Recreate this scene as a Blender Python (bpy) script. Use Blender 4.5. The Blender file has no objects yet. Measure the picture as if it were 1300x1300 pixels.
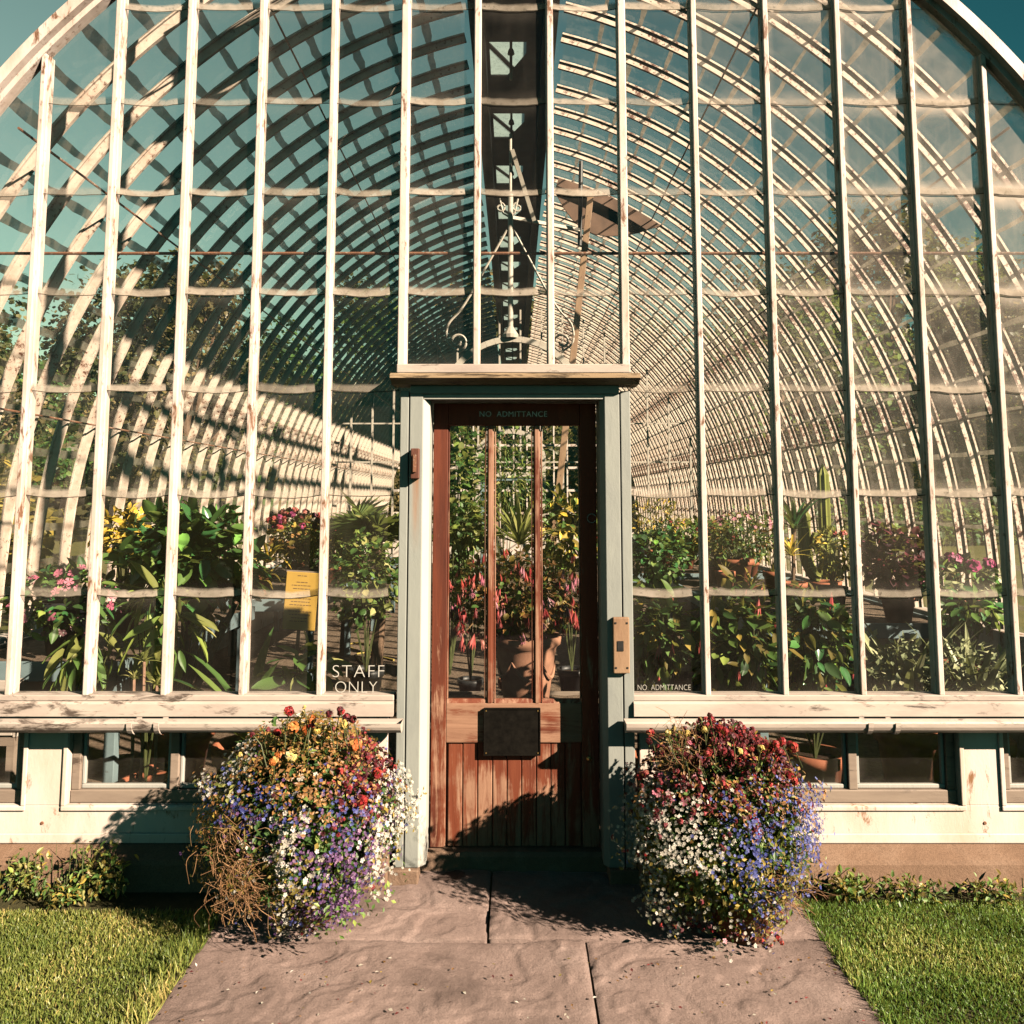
import bpy, math, random
import numpy as np
from mathutils import Vector, noise as mnoise
R=math.radians
random.seed(7); rng=np.random.default_rng(11)
scene=bpy.context.scene
col=scene.collection

# ---------------------------------------------------------------- camera geometry
FPX,TP,CX,CY,CZ=1050.0,0.0983,652.0,529.0,1.7
PITCH=math.atan(TP); _c,_s=math.cos(PITCH),math.sin(PITCH)
def P(u,v,Y):
    """real-world point at depth Y that the photograph shows at pixel u,v"""
    a=(u-CX)/FPX; b=(CY-v)/FPX
    t=Y/(_c-_s*b)
    return np.array([a*t,Y,CZ+(_s+_c*b)*t])
cam=bpy.data.cameras.new('camera'); camo=bpy.data.objects.new('camera',cam); col.objects.link(camo)
camo.location=(0,0,CZ); camo.rotation_euler=(R(90)+PITCH,0,0)
cam.sensor_width=36; cam.sensor_fit='HORIZONTAL'; cam.lens=36*FPX/1300
cam.shift_x=(650-CX)/1300; cam.shift_y=-(650-CY)/1300
cam.clip_end=2000; cam.clip_start=.05
scene.camera=camo

# ---------------------------------------------------------------- materials
class NT:
    def __init__(s,name):
        s.m=bpy.data.materials.new(name); s.m.use_nodes=True; s.t=s.m.node_tree; s.t.nodes.clear()
    def n(s,typ,**kw):
        nd=s.t.nodes.new(typ)
        for k,v in kw.items():
            if k.startswith('i_'):
                key=k[2:]; key=int(key) if key.isdigit() else key.replace('_',' ')
                nd.inputs[key].default_value=v
            else: setattr(nd,k,v)
        return nd
    def l(s,a,b): s.t.links.new(a,b)
    def coord(s,scale=(1,1,1),kind='Object'):
        tc=s.n('ShaderNodeTexCoord'); mp=s.n('ShaderNodeMapping'); mp.inputs['Scale'].default_value=scale
        s.l(tc.outputs[kind],mp.inputs['Vector']); return mp.outputs[0]
    def noise(s,vec,scale,detail=6,rough=.6,dist=0):
        n=s.n('ShaderNodeTexNoise'); n.inputs['Scale'].default_value=scale; n.inputs['Detail'].default_value=detail
        n.inputs['Roughness'].default_value=rough; n.inputs['Distortion'].default_value=dist
        if vec is not None: s.l(vec,n.inputs['Vector'])
        return n.outputs['Fac']
    def ramp(s,fac,stops):
        r=s.n('ShaderNodeValToRGB'); e=r.color_ramp.elements
        while len(e)<len(stops): e.new(.5)
        for el,(p,c) in zip(e,stops):
            el.position=p; el.color=(c if isinstance(c,tuple) else (c,c,c))+(1,)
        s.l(fac,r.inputs[0]); return r.outputs[0]
    def mix(s,fac,a,b,mode='MIX'):
        m=s.n('ShaderNodeMix',data_type='RGBA',blend_type=mode)
        for sock,v in ((m.inputs[0],fac),(m.inputs[6],a),(m.inputs[7],b)):
            if isinstance(v,(int,float)): sock.default_value=v
            elif isinstance(v,tuple): sock.default_value=v+(1,)
            else: s.l(v,sock)
        return m.outputs[2]
    def math(s,op,a,b=0.0,clamp=False):
        m=s.n('ShaderNodeMath',operation=op); m.use_clamp=clamp
        for sock,v in ((m.inputs[0],a),(m.inputs[1],b)):
            if isinstance(v,(int,float)): sock.default_value=v
            else: s.l(v,sock)
        return m.outputs[0]
    def attr(s,name):
        a=s.n('ShaderNodeAttribute'); a.attribute_name=name; return a.outputs['Fac']
    def bump(s,h,strength,dist=.01):
        b=s.n('ShaderNodeBump'); b.inputs['Strength'].default_value=strength; b.inputs['Distance'].default_value=dist
        s.l(h,b.inputs['Height']); return b.outputs[0]
    def pbr(s,colr,rough=.6,bump=None,spec=.4,metal=0):
        p=s.n('ShaderNodeBsdfPrincipled'); p.inputs['Roughness'].default_value=rough if isinstance(rough,(int,float)) else .5
        if not isinstance(rough,(int,float)): s.l(rough,p.inputs['Roughness'])
        p.inputs['Specular IOR Level'].default_value=spec; p.inputs['Metallic'].default_value=metal
        if isinstance(colr,tuple): p.inputs['Base Color'].default_value=colr+(1,)
        else: s.l(colr,p.inputs['Base Color'])
        if bump is not None: s.l(bump,p.inputs['Normal'])
        return p.outputs[0]
    def out(s,sh):
        o=s.n('ShaderNodeOutputMaterial'); s.l(sh,o.inputs['Surface']); return s.m
M={}
ALB=.50
def dim(c,k=ALB): return tuple(x*k for x in c)
def paint(name,base,dirt,rust,rust_amt=.3,scale=9,stretch=(1,1,.35),rough=.55,xb=0):
    base,dirt,rust=dim(base),dim(dirt),dim(rust)
    t=NT(name); v=t.coord(stretch)
    a=t.noise(v,scale,8,.65); b=t.noise(t.coord(stretch),scale*3.1,8,.7,.4); c=t.noise(v,scale*.35,3)
    colr=t.mix(t.ramp(a,[(.42,0.),(.75,1.)]),base,dirt)
    lo=.70-rust_amt*.35
    rv=t.math('ADD',t.math('MULTIPLY',b,.7),t.math('MULTIPLY',c,.3))
    if xb:
        sx=t.n('ShaderNodeSeparateXYZ'); t.l(t.n('ShaderNodeTexCoord').outputs['Object'],sx.inputs[0]); rv=t.math('ADD',rv,t.math('MULTIPLY',t.math('MAXIMUM',t.math('MULTIPLY',sx.outputs[0],.5),0.0),xb*.45))
    rf=t.ramp(rv,[(lo,0.),(lo+.07,1.)])
    colr=t.mix(rf,colr,rust)
    if name=='blue_grey':
        q=t.n('ShaderNodeSeparateXYZ'); t.l(t.n('ShaderNodeTexCoord').outputs['Object'],q.inputs[0])
        mx=t.ramp(t.math('ABSOLUTE',t.math('ADD',q.outputs[0],.457)),[(.006,1.),(.022,0.)]); mz=t.ramp(t.math('SUBTRACT',q.outputs[2],1.30),[(.14,0.),(.46,.75),(.49,.9),(.50,0.)])
        colr=t.mix(t.math('MULTIPLY',t.math('MULTIPLY',mx,mz),t.ramp(t.noise(t.coord((30,30,2)),4,4),[(.3,.5),(.6,1.)])),colr,(.22,.085,.02))
    bp=t.bump(t.math('ADD',b,t.math('MULTIPLY',rf,-.4)),.35,.006)
    M[name]=t.out(t.pbr(colr,rough,bp,.35)); return M[name]
def plain(name,colr,rough=.6,var=.25,scale=14,spec=.3,metal=0,bs=.15):
    colr=dim(colr); t=NT(name); n=t.noise(t.coord(),scale,6)
    dk=tuple(x*(1-var) for x in colr); lt=tuple(min(1,x*(1+var)) for x in colr)
    M[name]=t.out(t.pbr(t.ramp(n,[(.3,dk),(.7,lt)]),rough,t.bump(n,bs,.004),spec,metal)); return M[name]
def leafmat(name,c0,c1,c2=None,trans=.25,rough=.45,spec=.35):
    if name.startswith('petal'): c0,c1,c2=dim(c0,.60),dim(c1,.60),dim(c2 or c1,.60)
    if name.startswith('grass') or name in('leaf_silver','leaf_pale','dry_stem'): c0,c1,c2=dim(c0,.68),dim(c1,.68),dim(c2 or c1,.68)
    if name.startswith('leaf') and 'tree' not in name: c0,c1,c2=dim(c0,1.15),dim(c1,1.2),dim(c2 or c1,1.2)
    if name.startswith('leaf_') and trans==.25: trans=.36
    if name.startswith('grass'): c0,c1,c2=dim(c0,1.25),dim(c1,1.25),dim(c2,1.15)
    t=NT(name); r=t.attr('rnd')
    colr=t.ramp(r,[(0,c0),(.75,c1),(1.,c2 or c1)])
    p=t.pbr(colr,rough,None,spec)
    tr=t.n('ShaderNodeBsdfTranslucent'); t.l(t.mix(.5,colr,(.35,.4,.08),'MIX'),tr.inputs[0])
    mx=t.n('ShaderNodeMixShader'); mx.inputs[0].default_value=trans; t.l(p,mx.inputs[1]); t.l(tr.outputs[0],mx.inputs[2])
    M[name]=t.out(mx.outputs[0]); return M[name]

paint('cream',(1.0,.875,.79),(.68,.53,.42),(.26,.13,.07),.46,8)
paint('cream_panel',(.98,.86,.77),(.80,.63,.48),(.36,.18,.08),.40,5)
paint('rib_paint',(1.12,.96,.80),(.80,.57,.43),(.19,.072,.04),.44,11,(1,1,1),.55,.07)
paint('old_white',(.74,.65,.56),(.50,.41,.36),(.14,.11,.09),.45,6,(.3,1,1))
paint('rusty_rod',(.34,.16,.09),(.20,.09,.05),(.60,.48,.38),.5,20,(1,1,1))
paint('blue_grey',(.42,.455,.415),(.34,.37,.35),(.13,.14,.12),.2,6)
paint('pale_grey',(.62,.62,.56),(.50,.52,.48),(.25,.25,.22),.2,6)
paint('bench_blue',(.26,.36,.38),(.18,.26,.28),(.10,.08,.06),.3,6,(.4,1,1))
paint('iron_white',(.70,.64,.54),(.55,.46,.38),(.25,.12,.07),.3,14,(1,1,1))
paint('timber_grey',(.40,.32,.25),(.26,.20,.16),(.12,.09,.07),.4,8,(.2,1,1))
paint('cornice_wood',(.58,.43,.26),(.36,.24,.13),(.10,.07,.04),.5,9,(.15,1,1))
paint('bare_wood',(.46,.30,.18),(.33,.19,.11),(.10,.05,.03),.35,12)
paint('brown_wood',(.20,.075,.045),(.11,.045,.03),(.35,.2,.13),.35,22)
def doorwood(name,stretch,pale):
    t=NT(name); v=t.coord(stretch); a=t.noise(v,10,8,.65,.3); b=t.noise(v,24,10,.75,.6); c=t.noise(t.coord(),5,4)
    colr=t.ramp(a,[(.30,(.036,.008,.004)),(.52,(.105,.025,.010)),(.75,(.16,.046,.020))])
    z=t.n('ShaderNodeSeparateXYZ'); t.l(t.n('ShaderNodeTexCoord').outputs['Object'],z.inputs[0])
    wear=t.math('ADD',t.math('MULTIPLY',b,.62),t.math('MULTIPLY',c,.38))
    wz=t.math('SUBTRACT',wear,t.math('MULTIPLY',t.math('SUBTRACT',z.outputs[2],.5),pale[1]))
    wf=t.ramp(wz,[(.55-pale[0],0.),(.63-pale[0],1.)])
    colr=t.mix(wf,colr,t.ramp(b,[(.3,(.125,.060,.036)),(.7,(.29,.17,.11))]))
    M[name]=t.out(t.pbr(colr,.62,t.bump(t.math('ADD',a,b),.45,.004),.3))
doorwood('door_stile',(1,1,.09),(.065,.13)); doorwood('door_board',(1,1,.08),(.028,.24)); doorwood('door_rail',(.08,1,1),(.15,.0)); doorwood('door_bar',(1,1,.06),(.09,.0))
plain('dark_plate',(.010,.009,.007),.85,.5,30,.05); plain('iron_dark',(.03,.03,.03),.5,.4,25); plain('brass',(.55,.38,.14),.35,.3,40,.5,.8)
plain('terracotta',(.50,.17,.085),.75,.3,10); plain('terracotta_pale',(.58,.30,.19),.8,.3,9); plain('black_pot',(.025,.028,.03),.45,.3,10); plain('pink_pot',(.62,.22,.18),.6,.2,10)
plain('soil',(.05,.032,.022),.95,.5,60,.1,0,.6); plain('bark',(.22,.14,.09),.85,.4,30,.2,0,.6); plain('trunk_pale',(.40,.24,.16),.8,.4,20)
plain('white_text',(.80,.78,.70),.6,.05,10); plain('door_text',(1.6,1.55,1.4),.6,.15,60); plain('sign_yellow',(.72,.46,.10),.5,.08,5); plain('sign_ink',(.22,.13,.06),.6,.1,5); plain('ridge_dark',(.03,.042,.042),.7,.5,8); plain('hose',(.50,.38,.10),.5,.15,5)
plain('stem_green',(.10,.12,.04),.6,.3,20); plain('stem_dry',(.42,.26,.12),.8,.35,25); plain('white_card',(.70,.68,.60),.6,.05,4); plain('shade_brown',(.20,.12,.08),.7,.4,4)
def stone(name,c0,c1,c2,sc,bs,stain=False):
    c0,c1,c2=dim(c0),dim(c1),dim(c2); t=NT(name); v=t.coord(); a=t.noise(v,sc,8,.65,.6); b=t.noise(v,sc*9,8,.7); c=t.noise(v,sc*.4,4)
    colr=t.ramp(t.math('ADD',t.math('MULTIPLY',a,.65),t.math('MULTIPLY',c,.35)),[(.30,c0),(.5,c1),(.72,c2)])
    colr=t.mix(t.ramp(b,[(.62,0.),(.72,.5)]),colr,c0)
    if stain:
        tc=t.n('ShaderNodeTexCoord'); d=t.n('ShaderNodeVectorMath',operation='DISTANCE'); mp=t.n('ShaderNodeMapping')
        mp.inputs['Scale'].default_value=(1,1.3,0); t.l(tc.outputs['Object'],mp.inputs[0]); t.l(mp.outputs[0],d.inputs[0]); d.inputs[1].default_value=(-.285,3.92*1.3,0)
        f=t.ramp(t.math('ADD',d.outputs['Value'],t.math('MULTIPLY',t.noise(v,14,4),.10)),[(.115,1.),(.122,0.)])
        colr=t.mix(f,colr,(.055,.038,.032))
        dirt=t.ramp(t.noise(v,2.2,5),[(.50,0.),(.68,.65)]); colr=t.mix(dirt,colr,tuple(x*.55 for x in c0))
    g=t.noise(v,sc*38,5,.75); colr=t.mix(t.ramp(g,[(.35,.55),(.55,0.)]),colr,dim(c0,.62)); colr=t.mix(t.ramp(g,[(.60,0.),(.72,.5)]),colr,c2)
    st=t.noise(t.coord(),sc*.8,7,.75,1.2); colr=t.mix(t.ramp(st,[(.58,0.),(.68,.4)]),colr,dim(c0,.6))
    hgt=t.math('ADD',t.math('ADD',a,t.math('MULTIPLY',b,.5)),t.math('MULTIPLY',g,.22))
    M[name]=t.out(t.pbr(colr,.78,t.bump(hgt,bs,.012),.25))
stone('paving',(.27,.200,.175),(.405,.302,.265),(.53,.415,.37),3.6,.75,True)
stone('plinth_stone',(.22,.135,.085),(.34,.215,.14),(.44,.30,.21),4,.5); stone('threshold_stone',(.20,.13,.09),(.33,.22,.15),(.45,.33,.24),7,.6)
stone('gravel',(.10,.07,.05),(.26,.185,.125),(.50,.38,.28),30,1.0); stone('lawn_soil',(.045,.045,.018),(.085,.08,.03),(.13,.11,.045),12,.8)
stone('far_lawn',(.10,.105,.025),(.17,.165,.04),(.24,.21,.06),.5,.3)
def glassmat(name,tint,dust_col,base,edge,lap=False):
    t=NT(name); uv=t.n('ShaderNodeUVMap'); uv.uv_map='UVMap'
    sp=t.n('ShaderNodeSeparateXYZ'); t.l(uv.outputs[0],sp.inputs[0])
    v=t.coord(); a=t.noise(v,3.5,5,.6,.5); b=t.noise(v,22,6,.7); st=t.noise(t.coord((9,9,.7)),4,5)
    dv=t.math('ABSOLUTE',t.math('SUBTRACT',sp.outputs[1],.5)); du=t.math('ABSOLUTE',t.math('SUBTRACT',sp.outputs[0],.5))
    e=t.math('MAXIMUM',t.ramp(dv,[(.33,0.),(.5,1.)]),t.ramp(du,[(.38,0.),(.5,.7)]))
    e=t.math('MULTIPLY',e,t.ramp(a,[(.30,.15),(.65,1.)]))
    d=t.math('ADD',base,t.math('MULTIPLY',e,edge))
    d=t.math('ADD',d,t.math('MULTIPLY',t.ramp(a,[(.45,0.),(.75,1.)]),base*1.6))
    d=t.math('ADD',d,t.math('MULTIPLY',t.ramp(st,[(.55,0.),(.8,1.)]),base*.8))
    sc=t.ramp(b,[(.72,0.),(.78,1.)]); d=t.math('ADD',d,t.math('MULTIPLY',sc,.06))
    d=t.math('MULTIPLY',d,t.attr('dust'))
    lw0=t.n('ShaderNodeLayerWeight'); lw0.inputs[0].default_value=.5
    d=t.math('DIVIDE',d,t.math('MAXIMUM',t.math('SUBTRACT',1.0,lw0.outputs['Facing']),.12),True)
    tr=t.n('ShaderNodeBsdfTransparent'); tr.inputs[0].default_value=tint+(1,)
    df=t.n('ShaderNodeBsdfDiffuse'); df.inputs[0].default_value=dust_col+(1,)
    tl=t.n('ShaderNodeBsdfTranslucent'); tl.inputs[0].default_value=dust_col+(1,)
    dm=t.n('ShaderNodeMixShader'); dm.inputs[0].default_value=.45; t.l(df.outputs[0],dm.inputs[1]); t.l(tl.outputs[0],dm.inputs[2])
    m1=t.n('ShaderNodeMixShader'); t.l(d,m1.inputs[0]); t.l(tr.outputs[0],m1.inputs[1]); t.l(dm.outputs[0],m1.inputs[2])
    g=t.n('ShaderNodeBsdfGlossy'); g.inputs['Roughness'].default_value=.03
    nz=t.noise(v,5,2); t.l(t.bump(nz,.12,.02),g.inputs['Normal'])
    lw=t.n('ShaderNodeLayerWeight'); lw.inputs[0].default_value=.5; fr=t.math('ADD',.04,t.math('MULTIPLY',t.math('POWER',lw.outputs['Facing'],5.0),.92))
    m2=t.n('ShaderNodeMixShader'); t.l(fr,m2.inputs[0]); t.l(m1.outputs[0],m2.inputs[1]); t.l(g.outputs[0],m2.inputs[2])
    M[name]=t.out(m2.outputs[0])
glassmat('front_glass',(.98,.99,.98),(.62,.55,.47),.014,.075)
glassmat('roof_glass',(.95,.985,.97),(.45,.41,.35),.015,.05)
def lapmat(name,c0,c1,alpha,trans,fade=False):
    t=NT(name); v=t.coord(); a=t.noise(v,9,6,.65); b=t.noise(v,45,6,.7)
    colr=t.mix(t.ramp(b,[(.55,0.),(.75,1.)]),t.ramp(a,[(.3,c0),(.7,c1)]),tuple(x*.3 for x in c0))
    df=t.n('ShaderNodeBsdfDiffuse'); t.l(colr,df.inputs[0]); tl=t.n('ShaderNodeBsdfTranslucent'); t.l(colr,tl.inputs[0])
    m1=t.n('ShaderNodeMixShader'); m1.inputs[0].default_value=trans; t.l(df.outputs[0],m1.inputs[1]); t.l(tl.outputs[0],m1.inputs[2])
    tr=t.n('ShaderNodeBsdfTransparent'); m2=t.n('ShaderNodeMixShader'); al=t.ramp(a,[(.3,alpha-.12),(.7,alpha+.08)])
    if fade:
        al=t.math('MULTIPLY',al,t.attr('dust'))
        uv=t.n('ShaderNodeUVMap'); uv.uv_map='UVMap'; sp=t.n('ShaderNodeSeparateXYZ'); t.l(uv.outputs[0],sp.inputs[0]); al=t.math('MULTIPLY',al,t.ramp(sp.outputs[1],[(0.,1.),(.12,.9),(.65,.85),(1.,.08)]))
    t.l(al,m2.inputs[0]); t.l(tr.outputs[0],m2.inputs[1]); t.l(m1.outputs[0],m2.inputs[2])
    M[name]=t.out(m2.outputs[0])
lapmat('front_lap',(.38,.33,.26),(.56,.50,.42),.80,.3,True); lapmat('roof_lap',(.10,.088,.065),(.27,.235,.185),.86,.42)
lapmat('frosted_pane',(.30,.41,.39),(.38,.49,.46),.55,.85)
plain('lap_line',(.07,.06,.04),.8,.4,40)
leafmat('leaf_dark',(.020,.052,.016),(.055,.115,.028),(.15,.21,.05)); leafmat('leaf_deep',(.018,.060,.020),(.038,.125,.036),(.16,.34,.06),.2,.25,.5)
leafmat('leaf_mid',(.04,.09,.022),(.10,.18,.04),(.22,.28,.06)); leafmat('leaf_yellow',(.34,.22,.03),(.60,.42,.06),(.72,.60,.16),.3); leafmat('leaf_olive',(.07,.06,.015),(.17,.13,.03),(.34,.25,.05))
leafmat('leaf_bronze',(.10,.05,.02),(.22,.11,.04),(.38,.20,.06)); leafmat('leaf_purple',(.020,.005,.010),(.055,.012,.020),(.16,.035,.05)); leafmat('leaf_silver',(.20,.24,.12),(.36,.38,.20),(.52,.50,.30),.2)
leafmat('leaf_pale',(.16,.19,.05),(.30,.31,.09),(.48,.45,.18)); leafmat('leaf_palm',(.06,.10,.03),(.14,.18,.05),(.35,.34,.12),.25); leafmat('leaf_tree',(.022,.03,.012),(.055,.062,.02),(.13,.11,.035),.2); leafmat('leaf_tree_brown',(.045,.04,.018),(.10,.08,.032),(.19,.14,.055),.2)
leafmat('grass_blade',(.060,.13,.018),(.165,.28,.05),(.42,.42,.12),.3); leafmat('grass_yellow',(.10,.15,.03),(.27,.29,.07),(.56,.44,.16),.3); leafmat('dry_stem',(.16,.08,.035),(.32,.175,.08),(.50,.31,.16),.15,.8)
leafmat('petal_white',(.44,.41,.33),(.66,.63,.55),(.76,.74,.68),.15,.6); leafmat('petal_blue',(.03,.04,.20),(.075,.095,.37),(.22,.26,.58),.15,.6); leafmat('petal_purple',(.08,.03,.12),(.20,.085,.25),(.46,.28,.42),.15,.6)
leafmat('petal_red',(.22,.012,.02),(.50,.03,.03),(.66,.10,.07),.15,.6); leafmat('petal_orange',(.60,.13,.03),(.74,.26,.06),(.80,.44,.14),.2,.6); leafmat('petal_yellow',(.70,.46,.08),(.82,.64,.22),(.85,.76,.45),.2,.6)
leafmat('petal_pink',(.58,.14,.24),(.76,.36,.42),(.85,.60,.58),.2,.6); leafmat('petal_magenta',(.42,.03,.16),(.66,.10,.30),(.78,.34,.48),.2,.6); leafmat('petal_coral',(.48,.05,.06),(.68,.13,.12),(.78,.30,.24),.2,.6); leafmat('petal_maroon',(.06,.008,.014),(.18,.015,.025),(.40,.04,.05),.15,.6)
leafmat('cactus_skin',(.09,.11,.025),(.17,.18,.04),(.30,.28,.08),.0)

# ---------------------------------------------------------------- mesh building
class MB:
    def __init__(s): s.V=[]; s.F=[]; s.n=0; s.uv={}
    def add(s,V,faces,mi=0,rnd=.5):
        V=np.asarray(V,float).reshape(-1,3); faces=np.asarray(faces,int)
        s.V.append(V); k=len(faces)
        s.F.append((faces+s.n,np.broadcast_to(np.asarray(mi),(k,)),np.broadcast_to(np.asarray(rnd,float),(k,)))); s.n+=len(V)
    def box(s,x0,x1,y0,y1,z0,z1,mi=0):
        V=[(x,y,z) for z in (z0,z1) for y in (y0,y1) for x in (x0,x1)]
        s.add(V,[(0,2,3,1),(4,5,7,6),(0,1,5,4),(2,6,7,3),(0,4,6,2),(1,3,7,5)],mi); return s
    def obox(s,a,b,w,h,mi=0,up=(0,0,1)):
        """box bar from a to b, w wide, h high"""
        a=np.array(a,float); b=np.array(b,float); d=(b-a)/np.linalg.norm(b-a); u=np.array(up,float)
        if abs(d@u)>.999: u=np.array([0,1.,0])
        sd=np.cross(d,u); sd/=np.linalg.norm(sd); u=np.cross(sd,d)
        V=[p+sd*i*w/2+u*j*h/2 for p in (a,b) for j in (-1,1) for i in (-1,1)]
        s.add(V,[(0,1,3,2),(4,6,7,5),(0,4,5,1),(2,3,7,6),(0,2,6,4),(1,5,7,3)],mi); return s
    def prism(s,poly,axis,a,b,mi=0):
        """extrude a 2-D polygon along axis (0 x,1 y,2 z)"""
        n=len(poly); V=[]
        for t in (a,b):
            for p in poly:
                q=list(p); q.insert(axis,t); V.append(q)
        for i in range(n):
            j=(i+1)%n; s.add([V[i],V[j],V[n+j],V[n+i]],[(0,1,2,3)],mi)
        for o in (0,n):
            c=np.mean(V[o:o+n],axis=0); VV=list(V[o:o+n])+[c]
            s.add(VV,[(i,(i+1)%n,n) for i in range(n)],mi)
        return s
    def tube(s,pts,r,k=7,mi=0,rnd=.5,cap=True):
        pts=np.asarray(pts,float); m=len(pts); r=np.broadcast_to(np.asarray(r,float),(m,))
        T=np.gradient(pts,axis=0); T/=np.linalg.norm(T,axis=1)[:,None]+1e-9
        ref=np.array([0,0,1.]) if abs(T[:,2]).mean()<.9 else np.array([1.,0,0])
        A=np.cross(T,ref); A/=np.linalg.norm(A,axis=1)[:,None]+1e-9; B=np.cross(T,A)
        th=np.linspace(0,2*np.pi,k,endpoint=False)
        V=pts[:,None]+r[:,None,None]*(np.cos(th)[None,:,None]*A[:,None]+np.sin(th)[None,:,None]*B[:,None])
        F=[(i*k+j,i*k+(j+1)%k,(i+1)*k+(j+1)%k,(i+1)*k+j) for i in range(m-1) for j in range(k)]
        s.add(V,F,mi,rnd)
        if cap:
            for i in (0,m-1):
                VV=np.vstack([V[i],pts[i]]); s.add(VV,[(j,(j+1)%k,k) for j in range(k)],mi,rnd)
        return s
    def lathe(s,prof,c,k=24,mi=0,tilt=None):
        prof=np.asarray(prof,float); th=np.linspace(0,2*np.pi,k,endpoint=False); m=len(prof)
        V=np.stack([prof[:,0][:,None]*np.cos(th),prof[:,0][:,None]*np.sin(th),np.repeat(prof[:,1][:,None],k,1)],-1).reshape(-1,3)+np.array(c)
        F=[(i*k+j,i*k+(j+1)%k,(i+1)*k+(j+1)%k,(i+1)*k+j) for i in range(m-1) for j in range(k)]
        s.add(V,F,mi); return s
    def scatter(s,tmpl,pos,Rm,scale,mi=0,rnd=None):
        TV,TF=tmpl; m=len(pos); 
        if m==0: return s
        scale=np.broadcast_to(np.asarray(scale,float).reshape(-1,1) if np.ndim(scale)<2 else scale,(m,scale.shape[1] if np.ndim(scale)==2 else 1))
        L=TV[None]*scale[:,None,:]
        V=np.einsum('mij,mnj->mni',Rm,L)+pos[:,None]
        n=len(TV); r=rng.random(m) if rnd is None else rnd
        mi=np.broadcast_to(np.asarray(mi),(m,))
        base=s.n; s.V.append(V.reshape(-1,3)); off=base+np.arange(m)*n
        for k in (3,4):
            f=np.array([q for q in TF if len(q)==k],int)
            if len(f): s.F.append(((f[None]+off[:,None,None]).reshape(-1,k),np.repeat(mi,len(f)),np.repeat(r,len(f))))
        s.n+=m*n; return s
    def build(s,name,mats,parent=None,bevel=0,smooth=False,uv=None,dust=None):
        me=bpy.data.meshes.new(name); V=np.vstack(s.V)
        if parent is not None and parent.get('_at') is not None: V=V-np.array(parent['_at'])
        me.vertices.add(len(V)); me.vertices.foreach_set('co',V.ravel())
        fl=np.concatenate([f.ravel() for f,_,_ in s.F]); ks=np.concatenate([np.full(len(f),f.shape[1]) for f,_,_ in s.F])
        me.loops.add(len(fl)); me.loops.foreach_set('vertex_index',fl.astype(np.int32))
        me.polygons.add(len(ks)); st=np.concatenate([[0],np.cumsum(ks)[:-1]])
        me.polygons.foreach_set('loop_start',st.astype(np.int32))
        me.polygons.foreach_set('material_index',np.concatenate([m for _,m,_ in s.F]).astype(np.int32))
        me.polygons.foreach_set('use_smooth',np.full(len(ks),smooth))
        a=me.attributes.new('rnd','FLOAT','FACE'); a.data.foreach_set('value',np.concatenate([r for _,_,r in s.F]).astype(np.float32))
        if dust is not None:
            a=me.attributes.new('dust','FLOAT','FACE'); a.data.foreach_set('value',np.asarray(dust,np.float32))
        if uv is not None:
            u=me.uv_layers.new(name='UVMap'); u.data.foreach_set('uv',np.asarray(uv,np.float32)[fl].ravel())
        me.update(calc_edges=True); me.validate()
        for m in (mats if isinstance(mats,(list,tuple)) else [mats]): me.materials.append(M[m])
        o=bpy.data.objects.new(name,me); col.objects.link(o)
        if parent is not None: o.parent=parent; 
        if parent is not None and parent.get('_at') is not None: o['_at']=list(parent['_at'])
        if bevel:
            b=o.modifiers.new('bevel','BEVEL'); b.width=bevel; b.segments=2; b.limit_method='ANGLE'; b.angle_limit=R(40)
        return o
def tag(o,label=None,cat=None,group=None,kind=None):
    if label: o['label']=label
    if cat: o['category']=cat
    if group: o['group']=group
    if kind: o['kind']=kind
    return o
def thing(name,label,cat,loc=(0,0,0),group=None):
    o=bpy.data.objects.new(name,None); col.objects.link(o); o.location=loc; o.empty_display_size=.1
    o['_at']=[float(x) for x in loc]
    return tag(o,label,cat,group)
def bx(name,mat,parent,*b,bevel=.003):
    return MB().box(*b).build(name,mat,parent,bevel)
def text(name,s,size,loc,mat,parent,extr=.0008,sx=1,spacing=1.0,wordsp=1.0,thin=0):
    cu=bpy.data.curves.new(name,'FONT'); cu.body=s; cu.size=size; cu.align_x='CENTER'; cu.align_y='CENTER'; cu.extrude=extr; cu.offset=thin; cu.space_character=spacing; cu.space_word=wordsp
    to=bpy.data.objects.new(name,cu); col.objects.link(to); to.rotation_euler=(R(90),0,0); to.location=loc; to.scale=(sx,1,1)
    bpy.context.view_layer.update()
    me=bpy.data.meshes.new_from_object(to.evaluated_get(bpy.context.evaluated_depsgraph_get())); me.transform(to.matrix_world)
    bpy.data.objects.remove(to); me.materials.clear(); me.materials.append(M[mat])
    o=bpy.data.objects.new(name,me); col.objects.link(o); o.parent=parent; return o

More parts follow.
